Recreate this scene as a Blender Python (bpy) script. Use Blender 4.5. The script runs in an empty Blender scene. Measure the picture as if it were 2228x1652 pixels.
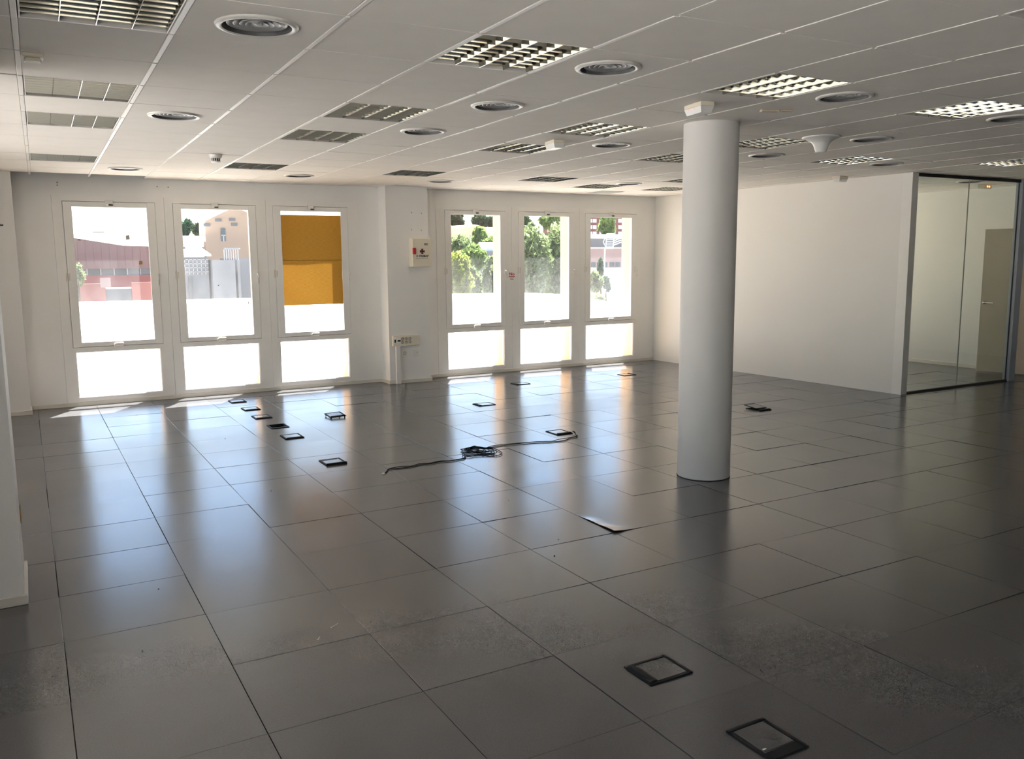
import bpy, bmesh, math, random
from mathutils import Vector, Matrix, Euler

random.seed(7)
R = math.radians
sc = bpy.context.scene
col = sc.collection

# ------------------------------------------------------------------ camera, sky, sun, exposure
CAM = Vector((-0.037364, -2.909943, 1.663943))
RX = Vector((0.870059431, -0.492887654, -0.007638535))
UP = Vector((0.075106393, 0.117233385, 0.99026025))
FW = Vector((0.48719156, 0.862158973, -0.139019025))
FPX, PW, PH = 1866.76, 2228, 1652
cam_data = bpy.data.cameras.new('camera')
cam = bpy.data.objects.new('camera', cam_data)
col.objects.link(cam)
m = Matrix((RX, UP, -FW)).transposed().to_4x4()
m.translation = CAM
cam.matrix_world = m
cam_data.sensor_fit = 'HORIZONTAL'
cam_data.sensor_width = 36.0
cam_data.lens = FPX / PW * 36.0
cam_data.clip_start = 0.05
cam_data.clip_end = 600
sc.camera = cam

SUN_DIR = Vector((0.62, 1.0, 2.37)).normalized()          # towards the sun
sun_elev = math.asin(SUN_DIR.z)
sun_az = math.atan2(SUN_DIR.x, SUN_DIR.y)
world = bpy.data.worlds.new('sky')
sc.world = world
world.use_nodes = True
wn = world.node_tree
wn.nodes.clear()
wo = wn.nodes.new('ShaderNodeOutputWorld')
wb = wn.nodes.new('ShaderNodeBackground')
ws = wn.nodes.new('ShaderNodeTexSky')
ws.sky_type = 'NISHITA'
ws.sun_disc = False
ws.sun_elevation = sun_elev
ws.sun_rotation = sun_az
ws.altitude = 300
ws.air_density = 1.0
ws.dust_density = 0.5
ws.ozone_density = 1.0
wb.inputs['Strength'].default_value = 0.40
wn.links.new(ws.outputs[0], wb.inputs[0])
wn.links.new(wb.outputs[0], wo.inputs[0])

sun_data = bpy.data.lights.new('sun', 'SUN')
sun_data.energy = 48.0
sun_data.angle = R(0.53)
sun_data.color = (1.0, 0.955, 0.89)
sun = bpy.data.objects.new('sun', sun_data)
col.objects.link(sun)
sun.location = (20, 30, 60)
sun.rotation_euler = SUN_DIR.to_track_quat('Z', 'Y').to_euler()

sc.view_settings.view_transform = 'Standard'
sc.view_settings.look = 'None'
sc.view_settings.gamma = 1.0
sc.view_settings.use_curve_mapping = False
sc.view_settings.exposure = 0.2
cy = sc.cycles
cy.use_denoising = True
try:
    cy.denoiser = 'OPENIMAGEDENOISE'
except Exception:
    pass
cy.max_bounces = 10
cy.diffuse_bounces = 6
cy.glossy_bounces = 5
cy.transparent_max_bounces = 12
cy.transmission_bounces = 6
cy.caustics_reflective = False
cy.caustics_refractive = False
cy.sample_clamp_indirect = 6.0


# ------------------------------------------------------------------ helpers
def ray(px, py):
    return FW + RX * ((px - PW / 2) / FPX) + UP * ((PH / 2 - py) / FPX)


def at(px, py, Y):                       # point on the vertical plane y = Y
    d = ray(px, py)
    return CAM + d * ((Y - CAM.y) / d.y)


def atz(px, py, z=0.0):                  # point on the level z
    d = ray(px, py)
    return CAM + d * ((z - CAM.z) / d.z)


def project(p):
    v = Vector(p) - CAM
    z = v.dot(FW)
    if z < 0.05:
        return None
    return (PW / 2 + FPX * v.dot(RX) / z, PH / 2 - FPX * v.dot(UP) / z)


class MB:
    """collects geometry, builds ONE mesh object"""

    def __init__(self):
        self.v, self.f, self.mi = [], [], []
        self.smooth = set()

    def add(self, verts, faces, mi=0, smooth=False):
        o = len(self.v)
        self.v += [tuple(p) for p in verts]
        for f in faces:
            if smooth:
                self.smooth.add(len(self.f))
            self.f.append(tuple(i + o for i in f))
            self.mi.append(mi)
        return self

    def box(self, x0, x1, y0, y1, z0, z1, mi=0, M=None):
        vs = [Vector(p) for p in ((x0, y0, z0), (x1, y0, z0), (x1, y1, z0), (x0, y1, z0),
                                  (x0, y0, z1), (x1, y0, z1), (x1, y1, z1), (x0, y1, z1))]
        if M is not None:
            vs = [M @ p for p in vs]
        return self.add(vs, [(0, 3, 2, 1), (4, 5, 6, 7), (0, 1, 5, 4), (1, 2, 6, 5), (2, 3, 7, 6), (3, 0, 4, 7)], mi)

    def cbox(self, x0, x1, y0, y1, z0, z1, c=0.003, mi=0, M=None):
        """box with chamfered edges"""
        bm = bmesh.new()
        bmesh.ops.create_cube(bm, size=1.0)
        for v in bm.verts:
            v.co = Vector((x0 if v.co.x < 0 else x1, y0 if v.co.y < 0 else y1, z0 if v.co.z < 0 else z1))
        bmesh.ops.bevel(bm, geom=list(bm.edges), offset=c, segments=1, affect='EDGES')
        bm.verts.index_update()
        vs = [v.co.copy() for v in bm.verts]
        if M is not None:
            vs = [M @ p for p in vs]
        fs = [tuple(v.index for v in f.verts) for f in bm.faces]
        bm.free()
        return self.add(vs, fs, mi)

    def prism(self, pts, z0, z1, mi=0):
        n = len(pts)
        vs = [(x, y, z0) for x, y in pts] + [(x, y, z1) for x, y in pts]
        fs = [tuple(range(n - 1, -1, -1)), tuple(range(n, 2 * n))]
        fs += [(i, (i + 1) % n, n + (i + 1) % n, n + i) for i in range(n)]
        return self.add(vs, fs, mi)

    def vprism(self, pts, y0, y1, mi=0):
        """outline in x,z (counter-clockwise seen from -y) extruded along y"""
        n = len(pts)
        vs = [(x, y0, z) for x, z in pts] + [(x, y1, z) for x, z in pts]
        fs = [tuple(range(n)), tuple(range(2 * n - 1, n - 1, -1))]
        fs += [((i + 1) % n, i, n + i, n + (i + 1) % n) for i in range(n)]
        return self.add(vs, fs, mi)

    def lathe(self, prof, n=32, mi=0, c=(0, 0, 0), smooth=True):
        o = len(prof)
        vs, fs = [], []
        for k in range(n):
            a = 2 * math.pi * k / n
            for r, z in prof:
                vs.append((c[0] + r * math.cos(a), c[1] + r * math.sin(a), c[2] + z))
        for k in range(n):
            b, d = k * o, ((k + 1) % n) * o
            for i in range(o - 1):
                fs.append((b + i, d + i, d + i + 1, b + i + 1))
        return self.add(vs, fs, mi, smooth)

    def tube(self, pts, r, n=6, mi=0):
        pts = [Vector(p) for p in pts]
        vs, fs = [], []
        for i, p in enumerate(pts):
            t = (pts[min(i + 1, len(pts) - 1)] - pts[max(i - 1, 0)])
            t = t.normalized() if t.length > 1e-9 else Vector((1, 0, 0))
            a = t.cross(Vector((0, 0, 1)))
            a = a.normalized() if a.length > 1e-4 else Vector((1, 0, 0))
            b = a.cross(t)
            rr = r[i] if isinstance(r, (list, tuple)) else r
            for k in range(n):
                w = 2 * math.pi * k / n
                vs.append(p + a * (rr * math.cos(w)) + b * (rr * math.sin(w)))
        for i in range(len(pts) - 1):
            for k in range(n):
                fs.append((i * n + k, i * n + (k + 1) % n, (i + 1) * n + (k + 1) % n, (i + 1) * n + k))
        fs.append(tuple(range(n)))
        fs.append(tuple(range(len(pts) * n - 1, (len(pts) - 1) * n - 1, -1)))
        return self.add(vs, fs, mi, True)

    def mesh(self, name, mats):
        me = bpy.data.meshes.new(name)
        me.from_pydata(self.v, [], self.f)
        if not isinstance(mats, (list, tuple)):
            mats = [mats]
        for mm in mats:
            me.materials.append(mm)
        for i, p in enumerate(me.polygons):
            p.material_index = self.mi[i]
            p.use_smooth = i in self.smooth
        me.update()
        return me

    def build(self, name, mats, parent=None, loc=None, rot=None):
        return link(name, self.mesh(name, mats), parent, loc, rot)


def link(name, me, parent=None, loc=None, rot=None):
    o = bpy.data.objects.new(name, me)
    col.objects.link(o)
    if parent is not None:
        o.parent = parent
    if loc is not None:
        o.location = loc
    if rot is not None:
        o.rotation_euler = rot
    return o


def tag(o, label=None, cat=None, group=None, kind=None):
    if label:
        o['label'] = label
    if cat:
        o['category'] = cat
    if group:
        o['group'] = group
    if kind:
        o['kind'] = kind
    return o


def empty(name, loc=(0, 0, 0), rot=(0, 0, 0)):
    o = bpy.data.objects.new(name, None)
    col.objects.link(o)
    o.location = loc
    o.rotation_euler = rot
    o.empty_display_size = 0.1
    return o


def copy_tree(o, parent=None):
    c = o.copy()
    col.objects.link(c)
    if parent is not None:
        c.parent = parent
    for ch in list(o.children):
        copy_tree(ch, c)
    return c


# ------------------------------------------------------------------ materials
def mat(name, color, rough=0.6, metal=0.0, spec=0.5, noise=None, bump=None, emit=None):
    """noise = (scale, amount) slight colour mottling; bump = (scale, strength, distance)"""
    mt = bpy.data.materials.new(name)
    mt.use_nodes = True
    nt = mt.node_tree
    b = nt.nodes['Principled BSDF']
    b.inputs['Base Color'].default_value = (*color, 1)
    b.inputs['Roughness'].default_value = rough
    b.inputs['Metallic'].default_value = metal
    b.inputs['Specular IOR Level'].default_value = spec
    if noise or bump:
        tc = nt.nodes.new('ShaderNodeTexCoord')
    if noise:
        n = nt.nodes.new('ShaderNodeTexNoise')
        n.inputs['Scale'].default_value = noise[0]
        n.inputs['Detail'].default_value = 4
        r = nt.nodes.new('ShaderNodeValToRGB')
        a = noise[1]
        r.color_ramp.elements[0].position = 0.3
        r.color_ramp.elements[1].position = 0.7
        r.color_ramp.elements[0].color = (*[c * (1 - a) for c in color], 1)
        r.color_ramp.elements[1].color = (*[min(1, c * (1 + a)) for c in color], 1)
        nt.links.new(tc.outputs['Object'], n.inputs['Vector'])
        nt.links.new(n.outputs['Fac'], r.inputs['Fac'])
        nt.links.new(r.outputs['Color'], b.inputs['Base Color'])
    if bump:
        n2 = nt.nodes.new('ShaderNodeTexNoise')
        n2.inputs['Scale'].default_value = bump[0]
        n2.inputs['Detail'].default_value = 3
        bp = nt.nodes.new('ShaderNodeBump')
        bp.inputs['Strength'].default_value = bump[1]
        bp.inputs['Distance'].default_value = bump[2]
        nt.links.new(tc.outputs['Object'], n2.inputs['Vector'])
        nt.links.new(n2.outputs['Fac'], bp.inputs['Height'])
        nt.links.new(bp.outputs['Normal'], b.inputs['Normal'])
    if emit:
        b.inputs['Emission Color'].default_value = (*emit[0], 1)
        b.inputs['Emission Strength'].default_value = emit[1]
    return mt


def glass_mat(name, tint=(1, 1, 1), dust=0.0, refl=1.0):
    mt = bpy.data.materials.new(name)
    mt.use_nodes = True
    nt = mt.node_tree
    nt.nodes.clear()
    out = nt.nodes.new('ShaderNodeOutputMaterial')
    tr = nt.nodes.new('ShaderNodeBsdfTransparent')
    tr.inputs[0].default_value = (*tint, 1)
    gl = nt.nodes.new('ShaderNodeBsdfGlossy')
    gl.inputs['Roughness'].default_value = 0.01
    fr = nt.nodes.new('ShaderNodeFresnel')
    ge = nt.nodes.new('ShaderNodeNewGeometry')           # only the side facing the ray reflects: no false total reflection
    io = nt.nodes.new('ShaderNodeMapRange')
    io.inputs['To Min'].default_value = 1.5
    io.inputs['To Max'].default_value = 1.001
    nt.links.new(ge.outputs['Backfacing'], io.inputs['Value'])
    nt.links.new(io.outputs[0], fr.inputs['IOR'])
    mu = nt.nodes.new('ShaderNodeMath')
    mu.operation = 'MULTIPLY'
    mu.inputs[1].default_value = refl
    mx = nt.nodes.new('ShaderNodeMixShader')
    nt.links.new(fr.outputs[0], mu.inputs[0])
    nt.links.new(mu.outputs[0], mx.inputs[0])
    nt.links.new(tr.outputs[0], mx.inputs[1])
    nt.links.new(gl.outputs[0], mx.inputs[2])
    last = mx
    if dust > 0:
        tl = nt.nodes.new('ShaderNodeBsdfTranslucent')
        tl.inputs[0].default_value = (0.95, 0.97, 1.0, 1)
        tc = nt.nodes.new('ShaderNodeTexCoord')
        nz = nt.nodes.new('ShaderNodeTexNoise')
        nz.inputs['Scale'].default_value = 3.0
        nz.inputs['Detail'].default_value = 5
        mr = nt.nodes.new('ShaderNodeMapRange')
        mr.inputs['From Min'].default_value = 0.3
        mr.inputs['From Max'].default_value = 0.75
        mr.inputs['To Min'].default_value = dust * 0.35
        mr.inputs['To Max'].default_value = dust
        m2 = nt.nodes.new('ShaderNodeMixShader')
        nt.links.new(tc.outputs['Object'], nz.inputs['Vector'])
        nt.links.new(nz.outputs['Fac'], mr.inputs['Value'])
        sx = nt.nodes.new('ShaderNodeSeparateXYZ')             # grime thins out upwards
        gz = nt.nodes.new('ShaderNodeMapRange')
        gz.inputs['From Min'].default_value = 1.0
        gz.inputs['From Max'].default_value = 1.75
        gz.inputs['To Min'].default_value = 1.0
        gz.inputs['To Max'].default_value = 0.32
        gm = nt.nodes.new('ShaderNodeMath')
        gm.operation = 'MULTIPLY'
        nt.links.new(tc.outputs['Object'], sx.inputs[0])
        nt.links.new(sx.outputs['Z'], gz.inputs['Value'])
        nt.links.new(mr.outputs[0], gm.inputs[0])
        nt.links.new(gz.outputs[0], gm.inputs[1])
        nt.links.new(gm.outputs[0], m2.inputs[0])
        nt.links.new(mx.outputs[0], m2.inputs[1])
        nt.links.new(tl.outputs[0], m2.inputs[2])
        last = m2
    nt.links.new(last.outputs[0], out.inputs[0])
    return mt


def leaf_mat(name, c, trans=0.45):
    mt = bpy.data.materials.new(name)
    mt.use_nodes = True
    nt = mt.node_tree
    nt.nodes.clear()
    out = nt.nodes.new('ShaderNodeOutputMaterial')
    df = nt.nodes.new('ShaderNodeBsdfDiffuse')
    tl = nt.nodes.new('ShaderNodeBsdfTranslucent')
    mx = nt.nodes.new('ShaderNodeMixShader')
    mx.inputs[0].default_value = trans
    oi = nt.nodes.new('ShaderNodeNewGeometry')
    rp = nt.nodes.new('ShaderNodeValToRGB')
    rp.color_ramp.elements[0].color = (*[k * 0.6 for k in c], 1)
    rp.color_ramp.elements[1].color = (*[min(1, k * 1.45) for k in c], 1)
    nt.links.new(oi.outputs['Random Per Island'], rp.inputs['Fac'])
    for s in (df, tl):
        nt.links.new(rp.outputs['Color'], s.inputs[0])
    nt.links.new(df.outputs[0], mx.inputs[1])
    nt.links.new(tl.outputs[0], mx.inputs[2])
    nt.links.new(mx.outputs[0], out.inputs[0])
    return mt


def cloth_mat(name, c, c2):
    mt = bpy.data.materials.new(name)
    mt.use_nodes = True
    nt = mt.node_tree
    nt.nodes.clear()
    out = nt.nodes.new('ShaderNodeOutputMaterial')
    df = nt.nodes.new('ShaderNodeBsdfDiffuse')
    tl = nt.nodes.new('ShaderNodeBsdfTranslucent')
    mx = nt.nodes.new('ShaderNodeMixShader')
    mx.inputs[0].default_value = 0.3
    tc = nt.nodes.new('ShaderNodeTexCoord')
    mp = nt.nodes.new('ShaderNodeMapping')
    mp.inputs['Scale'].default_value = (14, 1, 120)
    nz = nt.nodes.new('ShaderNodeTexNoise')
    nz.inputs['Scale'].default_value = 1.5
    nz.inputs['Detail'].default_value = 5
    rp = nt.nodes.new('ShaderNodeValToRGB')
    rp.color_ramp.elements[0].position = 0.3
    rp.color_ramp.elements[1].position = 0.7
    rp.color_ramp.elements[0].color = (*c2, 1)
    rp.color_ramp.elements[1].color = (*c, 1)
    nt.links.new(tc.outputs['Object'], mp.inputs[0])
    nt.links.new(mp.outputs[0], nz.inputs['Vector'])
    nt.links.new(nz.outputs['Fac'], rp.inputs['Fac'])
    for s in (df, tl):
        nt.links.new(rp.outputs['Color'], s.inputs[0])
    nt.links.new(df.outputs[0], mx.inputs[1])
    nt.links.new(tl.outputs[0], mx.inputs[2])
    nt.links.new(mx.outputs[0], out.inputs[0])
    return mt


def floor_mat():
    mt = mat('floor_vinyl', (0.075, 0.075, 0.078), 0.22, 0, 0.5)
    nt = mt.node_tree
    b = nt.nodes['Principled BSDF']
    b.inputs['IOR'].default_value = 1.78
    tc = nt.nodes.new('ShaderNodeTexCoord')
    n1 = nt.nodes.new('ShaderNodeTexNoise')
    n1.inputs['Scale'].default_value = 260
    n1.inputs['Detail'].default_value = 2
    n2 = nt.nodes.new('ShaderNodeTexNoise')
    n2.inputs['Scale'].default_value = 2.2
    n2.inputs['Detail'].default_value = 5
    oi = nt.nodes.new('ShaderNodeObjectInfo')
    add = nt.nodes.new('ShaderNodeVectorMath')
    add.operation = 'ADD'
    sc_ = nt.nodes.new('ShaderNodeVectorMath')
    sc_.operation = 'SCALE'
    sc_.inputs['Scale'].default_value = 37.0
    cmb = nt.nodes.new('ShaderNodeCombineXYZ')
    for i in range(3):
        nt.links.new(oi.outputs['Random'], cmb.inputs[i])
    nt.links.new(cmb.outputs[0], sc_.inputs[0])
    nt.links.new(tc.outputs['Object'], add.inputs[0])
    nt.links.new(sc_.outputs[0], add.inputs[1])
    nt.links.new(add.outputs[0], n1.inputs['Vector'])
    nt.links.new(add.outputs[0], n2.inputs['Vector'])
    r1 = nt.nodes.new('ShaderNodeValToRGB')
    r1.color_ramp.elements[0].position = 0.3
    r1.color_ramp.elements[1].position = 0.7
    r1.color_ramp.elements[0].color = (0.058, 0.058, 0.061, 1)
    r1.color_ramp.elements[1].color = (0.074, 0.074, 0.078, 1)
    nt.links.new(n1.outputs['Fac'], r1.inputs['Fac'])
    r2 = nt.nodes.new('ShaderNodeMapRange')
    r2.inputs['From Min'].default_value = 0.3
    r2.inputs['From Max'].default_value = 0.7
    r2.inputs['To Min'].default_value = 0.93
    r2.inputs['To Max'].default_value = 1.05
    nt.links.new(n2.outputs['Fac'], r2.inputs['Value'])
    r3 = nt.nodes.new('ShaderNodeMapRange')
    r3.inputs['To Min'].default_value = 0.95
    r3.inputs['To Max'].default_value = 1.05
    nt.links.new(oi.outputs['Random'], r3.inputs['Value'])
    mm = nt.nodes.new('ShaderNodeMath')
    mm.operation = 'MULTIPLY'
    nt.links.new(r2.outputs[0], mm.inputs[0])
    nt.links.new(r3.outputs[0], mm.inputs[1])
    vm = nt.nodes.new('ShaderNodeVectorMath')
    vm.operation = 'SCALE'
    nt.links.new(r1.outputs['Color'], vm.inputs[0])
    nt.links.new(mm.outputs[0], vm.inputs['Scale'])
    nt.links.new(vm.outputs[0], b.inputs['Base Color'])
    rr = nt.nodes.new('ShaderNodeMapRange')
    rr.inputs['From Min'].default_value = 0.3
    rr.inputs['From Max'].default_value = 0.7
    rr.inputs['To Min'].default_value = 0.19
    rr.inputs['To Max'].default_value = 0.235
    nt.links.new(n2.outputs['Fac'], rr.inputs['Value'])
    nt.links.new(rr.outputs[0], b.inputs['Roughness'])
    return mt


M_wall = mat('wall_paint', (0.86, 0.85, 0.83), 0.55, noise=(2.0, 0.02), bump=(90, 0.08, 0.002))
M_part = mat('partition_paint', (0.80, 0.785, 0.75), 0.45, noise=(1.2, 0.015))
M_frame = mat('white_lacquer', (0.87, 0.855, 0.825), 0.32, noise=(5.0, 0.02))
M_skirt = mat('skirting', (0.72, 0.68, 0.61), 0.4, noise=(6, 0.05))
M_ceil = mat('ceiling_board', (0.80, 0.76, 0.70), 0.8, noise=(6, 0.02), bump=(160, 0.15, 0.002))
M_rail = mat('rail_enamel', (0.80, 0.77, 0.72), 0.42)
M_slab = mat('raw_concrete', (0.20, 0.19, 0.18), 0.9, noise=(3, 0.1))
M_sub = mat('subfloor', (0.03, 0.03, 0.03), 0.9)
M_floor = floor_mat()
M_column = mat('column_paint', (0.72, 0.70, 0.68), 0.5, noise=(3, 0.02), bump=(60, 0.08, 0.002))
M_glass = glass_mat('window_glass', (0.97, 0.98, 0.98), dust=0.045)
M_pglass = glass_mat('partition_glass', (0.93, 0.97, 0.94), refl=0.9)
M_black = mat('black_plastic', (0.008, 0.008, 0.009), 0.6, 0, 0.2)
M_blackm = mat('black_rubber', (0.01, 0.01, 0.01), 0.6)
M_alu = mat('mirror_aluminium', (0.38, 0.37, 0.33), 0.07, 1.0)
M_pan = mat('reflector_pan', (0.07, 0.067, 0.058), 0.35, 1.0)
M_lampw = mat('lamp_enamel', (0.62, 0.59, 0.54), 0.4)
M_tube = mat('tube_glass', (0.80, 0.80, 0.78), 0.25)
M_diff = mat('diffuser_metal', (0.36, 0.36, 0.355), 0.35, 0.0, 0.6)
M_diffr = mat('diffuser_rim', (0.58, 0.565, 0.53), 0.35)
M_throat = mat('diffuser_throat', (0.07, 0.07, 0.07), 0.5)
M_dark = mat('dark_void', (0.02, 0.02, 0.02), 0.9)
M_cream = mat('cream_plastic', (0.75, 0.69, 0.57), 0.4)
M_white = mat('white_plastic', (0.80, 0.79, 0.76), 0.35)
M_led = mat('red_led', (0.8, 0.1, 0.05), 0.4, emit=((1.0, 0.22, 0.08), 0.6))
M_amber = mat('amber_lamp', (0.8, 0.3, 0.1), 0.4, emit=((1.0, 0.36, 0.12), 3.0))
M_red = mat('red_plastic', (0.45, 0.012, 0.02), 0.35)
M_dred = mat('dark_red_ink', (0.10, 0.006, 0.012), 0.6)
M_redi = mat('red_ink', (0.45, 0.06, 0.06), 0.6)
M_ink = mat('black_ink', (0.02, 0.018, 0.018), 0.6)
M_gink = mat('grey_ink', (0.30, 0.28, 0.25), 0.6)
M_steel = mat('steel_grey_profile', (0.40, 0.43, 0.49), 0.35, 0.3)
M_chrome = mat('satin_metal', (0.35, 0.34, 0.32), 0.3, 1.0)
M_bolt = mat('dark_latch', (0.05, 0.05, 0.05), 0.4, 0.5)
M_door = mat('beige_door', (0.58, 0.51, 0.41), 0.45, noise=(3, 0.03))
M_transom = mat('transom_panel', (0.30, 0.31, 0.31), 0.5)
M_cloth = cloth_mat('ochre_cloth', (0.20, 0.102, 0.018), (0.155, 0.076, 0.012))
M_cable = mat('cable_black', (0.007, 0.007, 0.009), 0.7, 0, 0.2)
M_facade = mat('facade_render', (0.60, 0.42, 0.25), 0.8, noise=(8, 0.04))
M_terr = mat('terrace_paving', (0.60, 0.592, 0.57), 0.8, noise=(2, 0.04))
M_street = mat('street_concrete', (0.22, 0.213, 0.20), 0.85, noise=(0.3, 0.08))
M_scrap = mat('brown_tape', (0.32, 0.19, 0.06), 0.6)
M_scrapd = mat('grey_tape', (0.30, 0.29, 0.31), 0.6)
M_beige = mat('beige_plastic', (0.46, 0.40, 0.31), 0.5)
M_grit = mat('grit', (0.03, 0.028, 0.026), 0.8)
M_chalk = mat('white_scuff', (0.55, 0.54, 0.52), 0.8)
M_panelg = mat('grey_grille', (0.45, 0.46, 0.43), 0.5)

# ------------------------------------------------------------------ dimensions
ZC = 2.632                 # underside of the suspended ceiling
ZS = 2.95                  # concrete slab above it
XL, XR = -0.75, 14.0       # room extents
YF = -4.6                  # wall behind the camera
YW = 8.18                  # inner face of the window wall
YO = 8.51                  # outer face
T = 0.6                    # floor tile module

# ------------------------------------------------------------------ floor
floor = MB().box(XL - .2, XR + .2, YF - .2, YW, -0.16, -0.12).build('floor', M_sub)
tag(floor, kind='structure')

box_open = {}              # tiles that carry an open box: (i, j) -> hole x0,x1,y0,y1
box_open[(3, 9)] = (2.024, 2.182, 5.622, 5.812)
box_open[(11, 6)] = (6.85, 7.00, 3.80, 3.96)
CURL = (5, 2)              # tile whose corner has come unstuck


def tile_bounds(i, j):
    g = 0.0012
    x0, x1, y0, y1 = i * T + g, (i + 1) * T - g, j * T + g, (j + 1) * T - g
    return max(x0, XL), min(x1, XR), max(y0, YF), min(y1, 8.163)


def tile_visible(i, j):
    x, y = (i + .5) * T, (j + .5) * T
    if x < XL or y > 8.2 or (x > 12.3 and y > 3.6):
        return None
    best = None
    for dx in (-.5, 0, .5):
        for dy in (-.5, 0, .5):
            p = project((x + dx * T, y + dy * T, 0))
            if p and -40 < p[0] < PW + 40 and 780 < p[1] < PH + 60:
                best = (Vector((x, y, 0)) - CAM).length
    return best


tiles, rest = [], []
for i in range(-2, 24):
    for j in range(-8, 14):
        b = tile_bounds(i, j)
        if b[1] - b[0] < 0.02 or b[3] - b[2] < 0.02:
            continue
        d = tile_visible(i, j)
        if d is not None:
            tiles.append((d, i, j))
        else:
            rest.append((i, j))
tiles.sort()
rest += [(i, j) for d, i, j in tiles[298:]]
tiles = tiles[:298]


def tile_mb(hx, hy, cx=0.0, cy=0.0):
    """slab with a slightly rounded top edge"""
    mb = MB()
    e = 0.0012
    x0, x1, y0, y1 = -hx, hx, -hy, hy
    vs = [(x0, y0, -.03), (x1, y0, -.03), (x1, y1, -.03), (x0, y1, -.03),
          (x0, y0, -e), (x1, y0, -e), (x1, y1, -e), (x0, y1, -e),
          (x0 + e, y0 + e, 0), (x1 - e, y0 + e, 0), (x1 - e, y1 - e, 0), (x0 + e, y1 - e, 0)]
    fs = [(8, 9, 10, 11)]
    for k in range(4):
        n = (k + 1) % 4
        fs += [(k, n, 4 + n, 4 + k), (4 + k, 4 + n, 8 + n, 8 + k)]
    return mb.add(vs, fs)


full_tile = tile_mb(T / 2 - .0012, T / 2 - .0012).mesh('floor_tile', M_floor)
rng = random.Random(11)
for d, i, j in tiles:
    x0, x1, y0, y1 = tile_bounds(i, j)
    c = ((x0 + x1) / 2, (y0 + y1) / 2, 0)
    rot = (R(rng.gauss(0, .15)), R(rng.gauss(0, .10)), R(rng.gauss(0, .04)))
    jit = Vector((rng.gauss(0, .0005), rng.gauss(0, .0004), rng.gauss(-.0008, .0003)))
    if (i, j) in box_open:
        hx0, hx1, hy0, hy1 = box_open[(i, j)]
        mb = MB()
        mb.box(x0 - c[0], x1 - c[0], y0 - c[1], hy0 - c[1], -.03, 0)
        mb.box(x0 - c[0], x1 - c[0], hy1 - c[1], y1 - c[1], -.03, 0)
        mb.box(x0 - c[0], hx0 - c[0], hy0 - c[1], hy1 - c[1], -.03, 0)
        mb.box(hx1 - c[0], x1 - c[0], hy0 - c[1], hy1 - c[1], -.03, 0)
        mb.build('floor_tile', M_floor, floor, c)
    elif (i, j) == CURL:
        n = 28
        mb = MB()
        vs, fs = [], []
        w, h = x1 - x0, y1 - y0
        for a in range(n + 1):
            for b in range(n + 1):
                u, v = a / n, b / n            # u right, v away; loose edge is u = 0, loose corner (0,0)
                lift = 0.0
                edge = math.exp(-(u * w / .035) ** 1.3)
                s = max(0, 1 - v)
                lift += edge * 0.007 * math.exp(-((v - .42) / .17) ** 2)
                lift += 0.012 * math.exp(-(u * w / .075) ** 1.4) * math.exp(-(v * h / .085) ** 1.4)
                lift += 0.006 * edge * math.exp(-((v - .17) / .1) ** 2)
                vs.append((u * w - w / 2, v * h - h / 2, lift))
        for a in range(n):
            for b in range(n):
                k = a * (n + 1) + b
                fs.append((k, k + n + 1, k + n + 2, k + 1))
        mb.add(vs, fs, 0, True)
        # underside of the loose sheet (2 mm) and the core board below
        o = [(x, y, z - .002) for x, y, z in vs]
        mb.add(o, [tuple(reversed(f)) for f in fs], 1, True)
        rim = [k for k in range(n + 1)] + [a * (n + 1) + n for a in range(1, n + 1)] + \
              [n * (n + 1) + b for b in range(n - 1, -1, -1)] + [a * (n + 1) for a in range(n - 1, 0, -1)]
        vv = [vs[k] for k in rim] + [o[k] for k in rim]
        q = len(rim)
        mb.add(vv, [(k, q + k, q + (k + 1) % q, (k + 1) % q) for k in range(q)], 0)
        mb.box(-w / 2, w / 2, -h / 2, h / 2, -.03, -.0025, 1)
        t = mb.build('floor_tile', [M_floor, M_blackm], floor, c)
        t['label'] = 'floor tile with its vinyl peeling up along one edge and corner'
    elif x1 - x0 > .59 and y1 - y0 > .59:
        link('floor_tile', full_tile, floor, Vector(c) + jit, rot)
    else:
        tile_mb((x1 - x0) / 2, (y1 - y0) / 2).build('floor_tile', M_floor, floor, c)
mb = MB()
for i, j in rest:
    x0, x1, y0, y1 = tile_bounds(i, j)
    mb.box(x0, x1, y0, y1, -.03, -.0005)
tag(mb.build('floor_tile_field', M_floor, floor), kind='stuff')

# ------------------------------------------------------------------ ceiling
SX, SY, CROT, CX0, CY0 = 0.5884143, 0.6094429, -0.0149569, 2.3535853, 0.5264724
ceiling = MB().box(XL - .2, XR + .2, YF - .2, YO, ZS, ZS + .15).build('ceiling', M_slab)
tag(ceiling, kind='structure')


def cw(i, k, z=ZC):
    u, v = (i - 4) * SX, k * SY
    c, s = math.cos(CROT), math.sin(CROT)
    return Vector((CX0 + u * c - v * s, CY0 + u * s + v * c, z))


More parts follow.
